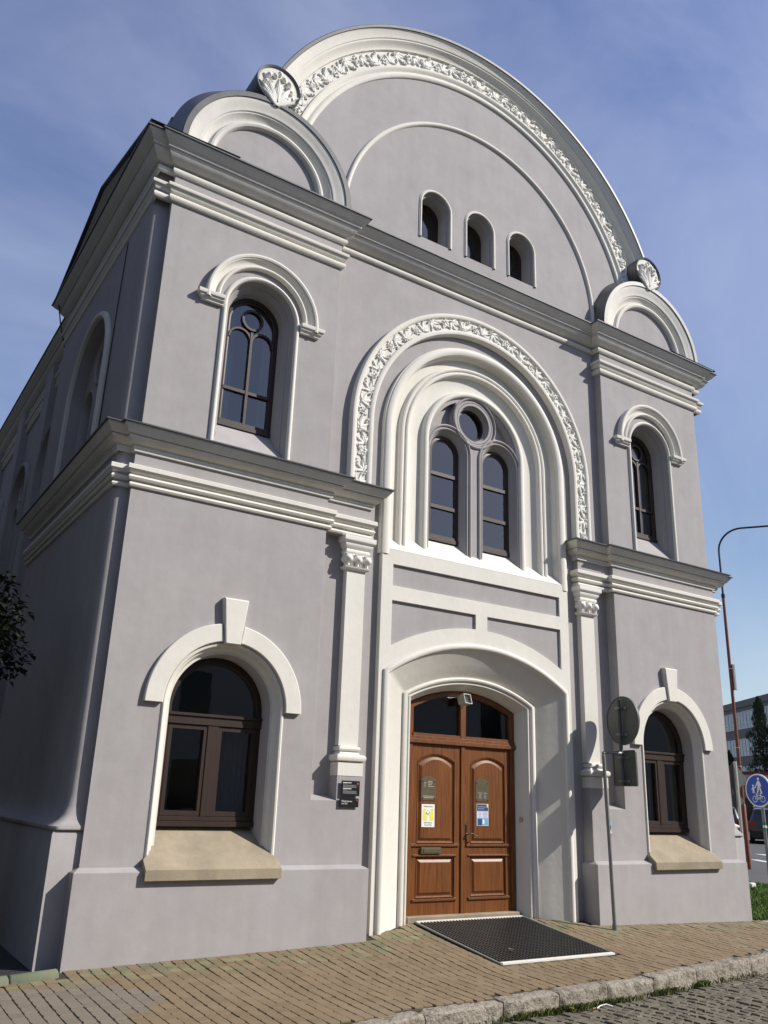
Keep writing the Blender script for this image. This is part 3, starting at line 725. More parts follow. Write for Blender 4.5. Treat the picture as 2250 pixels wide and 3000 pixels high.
h = MB(); h.cbox(-.70, -.37, .44, .472, .925, 1.005, .006); h.box(-.665, -.405, .434, .441, .945, .985)
h.build('letter_slot', M['brass'], DO, smooth=0)
t = MB(); t.cbox(-.95, .95, .37, .56, .10, .19, .008); t.build('threshold', M['stone'], DO, smooth=0)

# ---- side windows (left side is the one in view)
def side_window(yc, X, zs, r, z0, dep):
    m = MB()
    def rows(prof, zb, n=32): m.loft([[(X+dx, y, z) for y, z in arch(yc, zs, rr, zb, n)] for rr, dx in prof])
    m.cur = 0
    rows([(r+.06, -.01), (r+.055, .03), (r+.03, .055), (r-.01, .06), (r-.035, .04), (r-.04, .0)], z0)
    m.cur = 1
    rows([(r-.04, .0), (r-.05, -.02), (r-.07, -dep)], z0)
    pl = arch(yc, zs, r-.06, z0, 32)
    hl = [arch(yc+q*r*.44, zs-.25, r*.30, z0+.15, 20) for q in (-1, 1)]; ci = arc(yc, zs+.40*r, r*.28, 0, 360, 28)[:-1]
    m.poly(pl, hl+[ci], lambda y, z: (X-dep, y, z))
    for q in hl:
        cy = sum(p[0] for p in q)/len(q)
        m.loft([[(X-dep+dx, cy+(y-cy)*k, (z if z < zs-.25 else zs-.25+(z-zs+.25)*k)) for y, z in q] for k, dx in ((1.16, 0), (1.15, .025), (1.08, .035), (1.0, .01), (.93, -.06), (.92, -.16))])
    m.loft([[(X-dep+dx, yc+(y-yc)*k, zs+.40*r+(z-zs-.40*r)*k) for y, z in ci+[ci[0]]] for k, dx in ((1.2, 0), (1.19, .025), (1.1, .035), (1.0, .01), (.92, -.16))])
    m.cur = 2
    for q in hl+[ci]: m.poly(q, [], lambda y, z: (X-dep-.14, y, z))
    return m
for (yc, X, zs, r, z0, dep) in ((2.42, SX, 7.10, 1.02, 5.5, .17), (5.75, NX+.1, 6.9, .8, 4.2, .07), (8.25, NX+.1, 6.9, .8, 4.2, .07), (11.0, NX+.1, 6.9, .8, 4.2, .07)):
    sw = side_window(yc, X, zs, r, z0, dep).mirrored()
    sw.build('side_window', [M['white'] if X == SX else M['wall'], M['wall'], M['car_glass']], B)
    if X == SX: side_window(yc, X, zs, r, z0, dep).build('side_window', [M['white'], M['wall'], M['car_glass']], B)
# lightning conductor on the left side, down the junction of block and nave
c = MB(); c.tube([(-5.62,4.8,9.7),(-5.5,4.82,9.2),(-5.33,4.84,8.7),(-5.16,4.82,8.2),(-5.12,4.82,5),(-5.12,4.82,0)], .012, 6); c.build('lightning_conductor', M['lamp_dark'], B)
c = MB(); c.tube([(-SX-.01,1.15,8.75),(-SX-.01,1.2,7.8),(-SX-.012,1.22,5.7)], .007, 6); c.build('lightning_conductor', M['lamp_dark'], B)

# ================================================================== GROUND
def zpav(x, y):
    a = .085-.0237*min(abs(x), 5.5)
    if y >= -.13: return a + (min(y, .45)+.13)*.137
    if y >= -1.5: return a + (-.09-a)*(-.13-y)/1.37
    return -.09-.035*min(1.2, (-1.5-y)/1.1)
ROAD = -.285
KERB = [(-9.5,-4.6),(-7.5,-3.95),(-5.6,-3.3),(-4.5,-2.98),(-3.65,-2.74),(-2.79,-2.53),(-1.85,-2.455),(-1.1,-2.41),(-.38,-2.36),(.40,-2.30),(1.26,-2.175),(2.47,-2.03),(3.3,-1.83),(4.2,-1.52),(5.1,-1.12),(6.0,-.68),(7.0,-.12),(8.2,.65),(9.6,1.6),(11.2,2.8),(13,4.2)]
def kerby(x):
    for (a, b) in zip(KERB, KERB[1:]):
        if a[0] <= x <= b[0]: return a[1]+(b[1]-a[1])*(x-a[0])/(b[0]-a[0])
    return KERB[0][1] if x < KERB[0][0] else KERB[-1][1]
# big sheet
g = MB(); g.face([(-260,-260,ROAD-.03),(260,-260,ROAD-.03),(260,300,ROAD-.03),(-260,300,ROAD-.03)])
struct(g.build('ground', M['asphalt'], smooth=0))
# setts of the road, in slightly wavy rows
rnd = random.Random(4); m = MB()
u = -9.0
while u < 7.5:
    wd = rnd.uniform(.10, .13); v = .04
    off = rnd.uniform(0, .1)
    v += off*.3
    while v < 5.2:
        ln = rnd.uniform(.09, .15)
        x0 = u+.0045; x1 = u+wd-.0045
        def P_(x, vv):
            y = kerby(x+0.0)-.0-vv+.02*sin(x*2.3+vv*1.7)
            return x+.06*sin(vv*1.9), y
        jz = rnd.uniform(-.008, .008); tl = rnd.uniform(-.05, .05); tk = rnd.uniform(-.05, .05)
        cs = [(x0, v+.0045), (x1, v+.0045), (x1, v+ln-.0045), (x0, v+ln-.0045)]
        cs = [(a+rnd.uniform(-.006, .006), b+rnd.uniform(-.006, .006)) for a, b in cs]
        mx = sum(c[0] for c in cs)/4; my = sum(c[1] for c in cs)/4
        def ring(k, z): return [(*P_(mx+(a-mx)*k, my+(b-my)*k), ROAD+z+jz+tl*(a-mx)*k+tk*(b-my)*k) for a, b in cs]
        m.loft([ring(1.0, -.035), ring(.97, -.010), ring(.84, .0)], closed=True); m.face(ring(.84, .0))
        v += ln
    u += wd
struct(m.build('road', M['sett'], smooth=50, recalc=False))
m = MB()
xs = [-9.5+.5*i for i in range(40)]
m.loft([[(x, kerby(x)+.05, ROAD-.022) for x in xs], [(x, kerby(x)-5.6, ROAD-.022) for x in xs]])
struct(m.build('road_bed', M['soil'], smooth=0))
# pavement bed and pavers
def inside_pav(x, y):
    if y < kerby(x)+.17: return False
    if -5.3 < x < -1.72 or 1.72 < x < 5.3: return y < -.12
    if abs(x) <= 1.72: return y < .36 - max(0, abs(x)-.95)*.35
    if x <= -5.3: return y < -.30-(-5.3-x)*.30
    return y < -.14+(x-5.3)*.05
m = MB()
gx = [-9.4+.3*i for i in range(60)]
gy = [0, .12, .25, .4, .6, .8, 1]
rows = []
for k in gy:
    r = []
    for x in gx:
        yk = kerby(x)+.1; yt = .5 if abs(x) < 1.72 else (-.05 if abs(x) < 5.4 else (-.22-(-5.3-x)*.3 if x < 0 else -.1+(x-5.3)*.05))
        if yt < yk: yt = yk+.01
        y = yk+(yt-yk)*k; r.append((x, y, zpav(x, y)-.014))
    rows.append(r)
m.loft(rows); struct(m.build('pavement_bed', M['soil'], smooth=0))
m = MB(); rnd = random.Random(9)
PW, PL = .117, .142
i0 = int(-9.2/PW)
for i in range(i0, int(8.2/PW)):
    for j in range(-34, 4):
        xc = (i+.5)*PW; yc = .06+(j+.5)*PL+ (.012 if i % 2 else -.012) + rnd.uniform(-.003, .003)
        xc += .006*sin(yc*3+i*.7)
        if not inside_pav(xc, yc): continue
        if abs(xc) < .93 and -1.34 < yc < .4: continue
        hx, hy, c = PW/2-.0026, PL/2-.0008, .019
        near = (yc > -.12-4*PL and (abs(xc) > 1.72 and xc < 5.2 or True) and not (abs(xc) < 1.7 and yc < -.2)) and yc > (-.70 if xc > -5.3 else -.9-(-5.3-xc)*.3)
        m.cur = 2 if (near and rnd.random() < .55) else (1 if xc < -4.95+.25*sin(yc*4) and yc < -.6 else 0)
        dz = rnd.uniform(-.0025, .0025)+(rnd.uniform(-.003, .003) if near else 0); tx = rnd.uniform(-.012, .012)*(2 if near else 1)
        o8 = [(-hx+c*.55,-hy),(hx-c*.55,-hy),(hx,-hy+c),(hx,hy-c),(hx-c*.55,hy),(-hx+c*.55,hy),(-hx,hy-c),(-hx,-hy+c)]
        def ring(k, z): return [(xc+a*k, yc+b*k, zpav(xc+a*k, yc+b*k)+z+dz+tx*a) for a, b in o8]
        m.loft([ring(1, -.02), ring(1, -.0035), ring(.955, 0)], closed=True); m.face(ring(.955, 0))
struct(m.build('pavement', [M['paver'], M['paver_grey'], M['paver_green']], smooth=40, recalc=False))
m = MB(); rnd = random.Random(77)
for _ in range(170):
    if rnd.random() < .55: x = rnd.choice([rnd.uniform(-5.3, -1.9), rnd.uniform(1.9, 5.3)]); y = -.125-abs(rnd.gauss(0, .035))
    else: x = rnd.uniform(-5, 5); y = rnd.uniform(-2.3, -.3)
    if not inside_pav(x, y): continue
    r_ = rnd.uniform(.003, .009); m.sphere((x, y, zpav(x, y)+r_*.3), r_, 5, 3, (rnd.uniform(.7, 1.3), rnd.uniform(.7, 1.3), .7))
struct(m.build('grit', M['path'], smooth=0, recalc=False), 'stuff')
# kerb of granite blocks
from mathutils import noise as mnoise
m = MB(); rnd = random.Random(21)
for (a, b) in zip(KERB, KERB[1:]):
    L_ = hypot(b[0]-a[0], b[1]-a[1]); tx, ty = (b[0]-a[0])/L_, (b[1]-a[1])/L_; nx, ny = -ty, tx
    n = max(10, int(L_/.028)); g0 = .007; wid = .165; dzz = rnd.uniform(-.010, .008); bulge = rnd.uniform(-.006, .006)
    prof = [(-.004,-.36)]+[(-.004+.0, -.34+.04*k) for k in range(1, 9)]+[(.004,-.010),(.012,-.004),(.03,0),(.055,.001),(.085,.001),(.115,.0),(.14,-.001),(wid-.008,-.004),(wid,-.014),(wid,-.2)]
    rows = []
    for i in range(n+1):
        s = g0+(L_-2*g0)*i/n; e = min(i, n-i)
        r = []
        for k, (o, z) in enumerate(prof):
            p0 = Vector((a[0]+tx*s, a[1]+ty*s, z))
            q = mnoise.noise(p0*9+Vector((o*40, 0, 0)))*.016+mnoise.noise(p0*28+Vector((o*90, 5, 0)))*.010
            face_ = k < 10
            oo = o+(q+bulge*sin(pi*i/n) if face_ else q*.25)+((.016 if e == 0 else .005 if e == 1 else 0) if k < 10 else 0)
            x = a[0]+tx*s+nx*oo; y = a[1]+ty*s+ny*oo
            zq = (q*.45 if not face_ else 0)-((.014 if e == 0 else .004 if e == 1 else 0) if z > -.03 else 0)
            r.append((x, y, zpav(x, y)-.004+dzz+z+zq))
        rows.append(r)
    m.loft(rows); m.face(rows[0]); m.face(rows[-1][::-1])
struct(m.build('kerb', M['granite'], smooth=38))
# gravel bed on the left, with its rounded concrete edging
m = MB(); nn = 40
m.loft([[(-30+24.75*i/nn, y, -.05+.015*sin(i*3.1+y*5)) for i in range(nn+1)] for y in (-.2, .3, 1, 3, 8, 18)])
struct(m.build('gravel_bed', M['gravel'], smooth=0))
m = MB()
ed = [(-5.34,-.24),(-5.80,-.38),(-6.3,-.53),(-6.8,-.68),(-7.6,-.92),(-9,-1.34)]
for a, b in zip(ed, ed[1:]):
    tx, ty = b[0]-a[0], b[1]-a[1]; l = hypot(tx, ty); tx /= l; ty /= l
    rows = []
    for s, k in ((.004,.75),(.02,1),(l-.02,1),(l-.004,.75)):
        cxx, cyy = a[0]+tx*s, a[1]+ty*s
        rows.append([(cxx+ty*.055*k*cos(t), cyy-tx*.055*k*cos(t), -.06+.075*k*sin(t)) for t in [pi*q/8 for q in range(9)]])
    m.loft(rows); m.face(rows[0]); m.face(rows[-1])
struct(m.build('edging_kerb', M['moss_kerb'], smooth=50))
# lawn, path and car park to the right
def blades(m, n, xf, rnd, h0, h1, wd=.006):
    for _ in range(n):
        x, y, z = xf(rnd); a = rnd.uniform(0, 2*pi); h = rnd.uniform(h0, h1); b = rnd.uniform(0, 2*pi); l = h*rnd.uniform(.2, .8); w_ = wd*rnd.uniform(.7, 1.5)
        dx, dy = cos(a)*w_, sin(a)*w_
        m.add([(x-dx, y-dy, z), (x+dx, y+dy, z), (x+cos(b)*l*.4+dx*.7, y+sin(b)*l*.4+dy*.7, z+h*.6), (x+cos(b)*l, y+sin(b)*l, z+h*.9)], [(0,1,2),(0,2,3)])
m = MB(); m.face([(5.45,-.12,-.06),(6.6,-.05,-.06),(11.6,3.7,-.05),(9.6,5.4,-.05),(5.45,4,-.06)])
struct(m.build('lawn_soil', M['soil'], smooth=0))
m = MB(); rnd = random.Random(8)
def lawn(r):
    while True:
        x = r.uniform(5.35, 11.3); y = r.uniform(-.12, 5)
        if y < -.12+(x-5.6)*.65 and False: continue
        yl = -.12 if x < 6.6 else -.05+(x-6.6)*.75
        if y < yl or y > yl+2.0: continue
        if abs((y-1.05)-(x-7.3)*-1.3) < .28: continue
        return x, y, -.055
blades(m, 26000, lawn, rnd, .05, .13, .007)
struct(m.build('grass', M['grass'], smooth=0, recalc=False), 'stuff')
m = MB(); m.face([(5.3,-.14,-.045),(12,4.0,-.045),(12,3.85,-.045),(6.6,-.2,-.045),(5.3,-.26,-.045)])
m.face([(6.3,2.6,-.048),(6.75,2.8,-.048),(8.6,.55,-.048),(8.1,.25,-.048)])
struct(m.build('path', M['path'], smooth=0))
m = MB(); m.face([(9.2,3.6,-.06),(14,3.2,-.06),(70,30,.3),(45,60,.3),(8,14,-.06)])
struct(m.build('car_park', M['asphalt'], smooth=0))
# grass tufts along the foot of the kerb
m = MB(); rnd = random.Random(18)
def tuft(r):
    x = r.choice([r.gauss(-1.0, .22), r.gauss(-.45, .25), r.gauss(-1.5, .2), r.gauss(.55, .1), r.gauss(1.3, .06), r.uniform(-2.8, 2.6)])
    return x, kerby(x)-abs(r.gauss(0, .035)), ROAD-.01
blades(m, 3400, tuft, rnd, .02, .085, .0035)
def moss(r):
    x = r.choice([r.gauss(-.4, .06), r.gauss(-5.0, .25)]); return (x, kerby(x)+.18+r.uniform(-.02, .02), zpav(x, kerby(x)+.2)-.01)
blades(m, 260, moss, rnd, .01, .03, .003)
struct(m.build('kerb_grass', M['moss'], smooth=0, recalc=False), 'stuff')

# ================================================================== THINGS
def text(name, s, size, loc, mt, parent=None, align='LEFT', rot=(pi/2, 0, 0), thick=.0006, sx=1):
    c = bpy.data.curves.new(name, 'FONT'); c.body = s; c.size = size; c.align_x = align; c.extrude = thick; c.resolution_u = 2
    t = bpy.data.objects.new(name+'_curve', c); COL.objects.link(t)
    me = bpy.data.meshes.new_from_object(t.evaluated_get(bpy.context.evaluated_depsgraph_get()))
    bpy.data.objects.remove(t); bpy.data.curves.remove(c)
    me.materials.clear(); me.materials.append(mt)
    o = bpy.data.objects.new(name, me); COL.objects.link(o); o.location = loc; o.rotation_euler = rot; o.scale = (sx, 1, 1)
    if parent: o.parent = parent
    return o
def sheet(name, x0, x1, z0, z1, y, mt, parent, th=.0015):
    m = MB(); m.box(x0, x1, y, y+th, z0, z1); return m.build(name, mt, parent, smooth=0)

# ---- door mat grating
mt = empty('door_mat', 'black rubber grid door mat in an aluminium frame on the paving before the door', 'door mat')
zt = lambda x, y: zpav(0, y)+.001
fx, fy0, fy1 = .905, -1.31, .345
def slab(m, x0, x1, y0, y1, h0, h1, n=10):
    rows = [[(x, y0+(y1-y0)*i/n, zt(0, y0+(y1-y0)*i/n)+h) for i in range(n+1)] for x, h in ((x0, h0), (x0, h1), (x1, h1), (x1, h0))]
    m.loft(rows); m.face([r[0] for r in rows]); m.face([r[-1] for r in rows][::-1])
m = MB(); slab(m, -fx, fx, fy0, fy1, -.03, -.012); m.build('tray', M['black'], mt, smooth=0)
for a_, b_x in ((-fx, -fx+.03), (fx-.03, fx)): m = MB(); slab(m, a_, b_x, fy0, fy1, -.02, .003); m.build('side_frame', M['metal_grey'], mt, smooth=0)
for a_, b_x in ((fy0, fy0+.05), (fy1-.03, fy1)): m = MB(); slab(m, -fx+.03, fx-.03, a_, b_x, -.02, .006, 2); m.build('frame', M['alu_bright'], mt, smooth=0)
m = MB()
nx_ = 34
for i in range(nx_): x = -fx+.05+(2*fx-.1)*(i+.5)/nx_; slab(m, x-.008, x+.008, fy0+.06, fy1-.05, -.012, .006, 8)
ny_ = 30
for i in range(ny_):
    y = fy0+.06+(fy1-fy0-.11)*(i+.5)/ny_
    z = zt(0, y); m.box(-fx+.045, fx-.045, y-.007, y+.007, z-.012, z+.003)
m.build('grid', M['rubber'], mt, smooth=0)

# ---- little things lying about
def leafthing(name, label, loc, r, mt, curl=.4):
    m = MB(); rows = []
    for i in range(6):
        u = i/5; w_ = r*.5*sin(pi*(.08+.86*u)); rows.append([(r*2*(u-.5), v*w_, .004+curl*r*(v*v*.6+(u-.5)**2)) for v in (-1, -.5, 0, .5, 1)])
    m.loft(rows); o = m.build(name, mt, smooth=60); o.location = loc; o.rotation_euler[2] = random.uniform(0, 3); return tag(o, label, 'leaf')
M['leaf_yellow'] = mat('yellow_leaf', (.55, .42, .05), .7, .1, 20); M['leaf_brown'] = mat('brown_leaf', (.32, .15, .05), .7, .1, 20); M['leaf_pale'] = mat('pale_leaf', (.6, .5, .34), .7, .1, 20)
leafthing('fallen_leaf', 'yellow fallen leaf lying in the grass at the foot of the kerb', (-1.03, -2.50, ROAD+.03), .035, M['leaf_yellow'])
leafthing('fallen_leaf', 'brown fallen leaf on the cobbles in front of the kerb', (-.75, -2.52, ROAD+.005), .035, M['leaf_brown'])
leafthing('dry_leaf', 'pale crumpled dry leaf lying on the black door mat', (-.47, -.98, zpav(0, -.98)+.010), .032, M['leaf_pale'], 1.2)
m = MB(); m.tube([(-.10,0,.006),(-.03,.02,.02),(.04,.01,.028),(.10,-.02,.01)], .006, 6); o = m.build('paper_strip', M['print_white']); o.location = (-.60, -2.50, ROAD+.002); tag(o, 'curled white strip of litter on the cobbles beside the kerb', 'litter')

# ---- black plaques by the door
p = empty('black_plaque', 'square black plaque with white paragraphs and a red crest at the pilaster foot', 'plaque', (-2.1415, -.03, 1.704))
m = MB(); m.cbox(-.127, .127, -.004, .004, -.086, .086, .002); m.build('plate', M['black'], p, smooth=0)
for sx in (-.1, .1):
    for sz in (-.06, .06): m = MB(); m.tube([(sx, .004, sz), (sx, .03, sz)], .006, 8); m.build('spacer', M['alu'], p)
m = MB(); rnd = random.Random(6)
def scrib(x0, x1, z, h):
    x = x0
    while x < x1:
        l = rnd.uniform(.006, .02); m.box(x, min(x+l, x1), -.0052, -.0045, z, z+h); x += l+.003
m.cur = 0
for z, l in ((.058, .115), (-.010, .115)): scrib(-.108, -.108+l, z, .009)
m.cur = 1
for z, l in ((.047,.055),(.034,.185),(.025,.17),(.016,.20),(.007,.18),(-.022,.06),(-.034,.19),(-.043,.185),(-.052,.195),(-.061,.2)): scrib(-.108, -.108+l, z, .004)
m.build('writing', [M['print_white'], M['print_grey']], p, smooth=0)
def crest(parent, cx, cz, s):
    m = MB(); m.face([(cx-s,-.0055,cz+s),(cx+s,-.0055,cz+s),(cx+s,-.0055,cz-.2*s),(cx,-.0055,cz-1.3*s),(cx-s,-.0055,cz-.2*s)]); m.build('crest', M['print_red'], parent, smooth=0)
    m = MB(); m.tube([(cx-.5*s,-.006,cz+.5*s),(cx+.4*s,-.006,cz+.4*s),(cx-.3*s,-.006,cz-.1*s),(cx+.3*s,-.006,cz-.4*s)], s*.12, 4); m.build('crest_mark', M['print_lav'], parent, smooth=0)
crest(p, .095, .052, .013)
p = empty('black_plaque', 'small black plaque with bold white words under the square plaque', 'plaque', (-2.152, -.025, 1.54))
m = MB(); m.cbox(-.133, .133, -.004, .004, -.05, .05, .002); m.build('plate', M['black'], p, smooth=0)
for sx in (-.11, .11): m = MB(); m.tube([(sx, .004, 0), (sx, .025, 0)], .006, 8); m.build('spacer', M['alu'], p)
text('writing', 'Městská knihovna', .026, (-.108, -.0052, .008), M['print_white'], p, sx=.78)
text('writing', 'roku 2012', .026, (-.108, -.0052, -.018), M['print_white'], p, sx=.78)
crest(p, .106, .028, .010)

# ---- brass plates and posters on the door leaves
def brass(label, xc, zc, lines):
    p = empty('brass_plate', label, 'plate', (xc, .522, zc))
    m = MB(); lp = [(-.12,-.155),(.12,-.155),(.12,.115)] + [(.12-.24*i/12, .115+.04*sin(pi*i/12)) for i in range(1, 12)] + [(-.12,.115)]
    m.poly(lp, [], lambda x, z: (x, 0, z)); ext(m, lp, 0, .006); m.build('plate', M['brass'], p, smooth=0)
    for sx in (-.1, .1):
        for sz in (-.135, .09): m = MB(); m.sphere((sx, -.001, sz), .008); m.build('screw', M['black'], p)
    m = MB()
    for x0, x1, z in lines: m.box(x0, x1, -.0012, .0, z, z+.007)
    m.build('engraving', M['print_grey'] if lines[0][2] < 0 else M['beige'], p, smooth=0)
brass('tarnished brass plate with engraved lines above the yellow poster, on the left door leaf', -.582, 1.75, [(-.075,-.045,.07),(-.01,.06,.085),(-.015,.065,.065),(-.075,-.045,.05),(-.01,.05,.045),(-.015,.09,.022),(-.08,-.05,.022),(-.09,.09,-.105),(-.08,.08,-.125)])
brass('brass plate half in shadow above the dark blue poster, on the right door leaf', .349, 1.757, [(-.08,.0,-.045),(.02,.09,-.045),(-.06,-.01,-.07),(.03,.055,-.07),(.065,.075,-.07),(-.06,-.02,-.09),(.03,.07,-.09),(-.06,-.01,-.11),(.03,.07,-.11)])
p = empty('poster', 'white and yellow internet poster with a smiling face on the left door leaf', 'poster', (-.583, .523, 1.402))
sheet('paper', -.107, .107, -.144, .144, 0, M['print_white'], p)
sheet('yellow_field', -.088, .088, -.065, .088, -.0006, M['print_yellow'], p, .0005)
text('writing', 'Veřejný internet', .024, (0, -.0008, .108), M['print_black'], p, 'CENTER', sx=.98)
text('writing', 'Public Internet', .024, (0, -.0008, -.096), M['print_black'], p, 'CENTER', sx=.98)
text('writing', 'Access Point', .024, (0, -.0008, -.124), M['print_black'], p, 'CENTER', sx=.98)
m = MB(); m.poly([(.043*cos(2*pi*i/24), .050+.041*sin(2*pi*i/24)) for i in range(24)], [], lambda x, z: (x, -.0012, z))
m.face([(-.03,-.0012,.002),(.019,-.0012,.002),(.019,-.0012,-.05),(.03,-.0012,-.05),(.03,-.0012,-.062),(-.03,-.0012,-.062),(-.03,-.0012,-.05),(-.017,-.0012,-.05),(-.017,-.0012,-.01),(-.03,-.0012,-.01)])
m.build('letter_i', M['print_white'], p, smooth=0)
m = MB(); m.tube([(-.028,-.002,.046),(-.02,-.002,.026),(-.004,-.002,.018),(.014,-.002,.024),(.026,-.002,.048)], .0035, 5); m.sphere((-.013,-.001,.064), .0055, 6, 4, (1,.3,1.3)); m.sphere((.012,-.001,.065), .0055, 6, 4, (1,.3,1.3)); m.build('smile', M['print_black'], p)
p = empty('poster', 'dark blue opening hours poster with a photo strip on the right door leaf', 'poster', (.3545, .523, 1.428))
sheet('paper', -.105, .105, -.143, .143, 0, M['print_white'], p)
sheet('heading_field', -.1, .1, .05, .138, -.0006, M['print_navy'], p, .0005)
sheet('table_field', -.1, .1, -.042, .05, -.0006, M['print_lav'], p, .0005)
sheet('photo_strip', -.1, .1, -.138, -.042, -.0006, M['print_sky'], p, .0005)
sheet('dark_shape', -.085, -.01, -.138, -.05, -.0011, M['print_navy'], p, .0005); sheet('pale_shape', .0, .03, -.12, -.06, -.0011, M['print_white'], p, .0005); sheet('badge', .075, .1, .10, .138, -.0011, M['print_yellow'], p, .0005)
m = MB()
for z, a, b in ((.10,-.085,.06),(.075,-.085,.03)): m.box(a, b, -.0012, -.0008, z, z+.008)
for z in (.035,.018,.001,-.016,-.033): m.box(-.07, -.03, -.0012, -.0008, z, z+.005); m.box(.01, .085, -.0012, -.0008, z, z+.006)
m.build('writing', M['print_grey'], p, smooth=0)

# ---- floodlight over the door, door bell
f = empty('floodlight', 'small beige floodlight fixed above the middle of the double door', 'lamp', (-.07, .40, 2.955))
f.rotation_euler = (radians(-14), 0, radians(16))
m = MB(); m.loft([[(-.085*k,y,-.07*k),(.085*k,y,-.07*k),(.085*k,y,.07*k),(-.085*k,y,.07*k)] for k, y in ((.8,.07),(.95,.02),(1,-.04),(1,-.065),(.86,-.065),(.8,-.05))], closed=True); m.face([(-.068,.07,-.056),(.068,.07,-.056),(.068,.07,.056),(-.068,.07,.056)])
m.build('housing', M['beige'], f, smooth=0)
m = MB(); m.box(-.07, .07, -.052, -.047, -.058, .058); m.build('lens', M['glass'], f, smooth=0)
m = MB(); m.box(-.03, .035, -.046, -.03, -.04, .045); m.build('lamp_unit', M['print_grey'], f, smooth=0)
m = MB(); m.tube([(-.05,.06,-.05),(-.03,.03,-.10),(0,.06,-.11),(.01,.09,-.07)], .008, 6); m.build('bracket', M['beige'], f)
p = empty('door_bell', 'small white bell push on the right reveal of the portal', 'door bell', (.985, .425, 1.377))
m = MB(); m.cbox(-.02, .02, -.015, .03, -.035, .035, .004); m.build('plate', M['beige'], p, smooth=0)
m = MB(); m.tube([(0,-.015,0),(0,-.02,0)], .009, 10); m.build('button', M['black'], p)

# ---- traffic sign seen from behind, on its cranked pole by the right pilaster
s = empty('traffic_sign', 'grey back of a round sign over a square plate on a cranked steel pole', 'traffic sign', (1.925, -.36, zpav(1.925, -.36)))
zb = zpav(1.925, -.36)
m = MB(); m.tube([(0,0,-.05),(-.03,0,1.2),(-.065,.0,2.28-zb),(-.063,.0,2.32-zb),(-.03,.0,2.335-zb),(.31,.0,2.335-zb)], .026, 12); m.tube([(0,0,-.02),(0,0,.07)], .036, 12); m.build('pole', M['metal_grey'], s)
m = MB(); m.tube([(.315,.002,1.90-zb),(.30,.002,3.12-zb)], .030, 12); m.build('sign_tube', M['sign_back'], s)
nrm = radians(-8); R_ = Matrix.Rotation(nrm, 4, 'Z')
def rot(mb):
    mb.v = [tuple(R_ @ Vector(v) + Vector((.353, -.005, -.02))) for v in mb.v]; return mb
m = MB()
def disc(r, x): return [(x, r*cos(2*pi*k/48), 2.825-zb+r*sin(2*pi*k/48)) for k in range(48)]
m.loft([disc(.335,.012), disc(.345,.0), disc(.352,.0), disc(.352,.03), disc(.34,.03)], closed=True); m.face(disc(.335,.012)); m.face(disc(.34,.028)[::-1]); rot(m).build('round_plate', M['sign_back'], s, smooth=30)
m = MB()
def sq(r, x, c=.03):
    pts = []
    for q, (sy, sz) in enumerate(((1,1),(-1,1),(-1,-1),(1,-1))):
        for k in range(4):
            a = radians(q*90+k*30); pts.append((x, sy*(r-c)+c*cos(a), 2.15-zb+sz*(r-c)+c*sin(a)))
    return pts
m.loft([sq(.238,.012), sq(.244,.0), sq(.25,.0), sq(.25,.025), sq(.24,.025)], closed=True); m.face(sq(.238,.012)); m.face(sq(.24,.023)); rot(m).build('square_plate', M['sign_back'], s, smooth=30)
for z in (3.00, 2.62, 2.30, 1.97):
    m = MB(); zc_ = z-zb
    m.box(-.006, .012, -.11, .11, zc_-.018, zc_+.018); m.box(-.085, .0, -.045, -.036, zc_-.014, zc_+.014); m.box(-.085, .0, .036, .045, zc_-.014, zc_+.014); m.box(-.09, -.08, -.05, .05, zc_-.014, zc_+.014)
    rot(m).build('clamp', M['metal_grey'], s, smooth=0)
def sticker(z0, z1, mt_):
    m = MB(); m.loft([[(-.016+.0275*cos(a), .004+.0275*sin(a), z) for a in [radians(180+q*15) for q in range(9)]] for z in (z0-zb, z1-zb)]); m.build('sticker', mt_, s, smooth=60)
sticker(1.35, 1.41, M['print_sky']); sticker(1.30, 1.345, M['print_navy']); sticker(1.24, 1.275, M['print_white']); sticker(1.215, 1.238, M['black'])

# ---- street lamp (brown column) beyond the corner
lp = empty('street_lamp', 'tall rusty brown street lamp column with a curved arm beyond the right corner', 'street lamp', (16.11, 7.42, -.1))
m = MB(); m.tube([(0,0,0),(0,0,1.85),(0,0,1.88)], [.072,.072,.054], 14); m.tube([(0,0,1.86),(0,0,7.5),(0,0,8.3)], [.053,.046,.044], 12)
m.build('column', M['rust'], lp)
m = MB(); dirx, diry = .57, -.82; pts = [(0,0,8.2),(0,0,9.75)]
for k in range(1, 11):
    a = pi/2*k/10; r = .75; q = r*(1-cos(a)); pts.append((dirx*q, diry*q, 9.75+r*sin(a)))
pts.append((dirx*2.4, diry*2.4, 10.5)); m.tube(pts, .032, 10); m.tube([(0,0,8.2),(0,0,8.32)], .06, 12); m.build('arm', M['lamp_dark'], lp)
m = MB(); m.sphere((dirx*2.75, diry*2.75, 10.47), .4, 12, 8, (1,.6,.25)); m.build('lamp_head', M['beige'], lp)
m = MB(); m.box(.02, .14, -.05, -.03, 6.2, 7.0); m.box(.05, .07, -.06, .02, 6.2, 7.0); o = m.build('side_plate', M['metal_grey'], lp, smooth=0); o.location = (.0, -.03, -.95)
for z in (2.95, 3.5, 5.9): m = MB(); m.tube([(0,0,z),(0,0,z+.02)], .062, 12); m.build('clamp_band', M['alu'], lp)

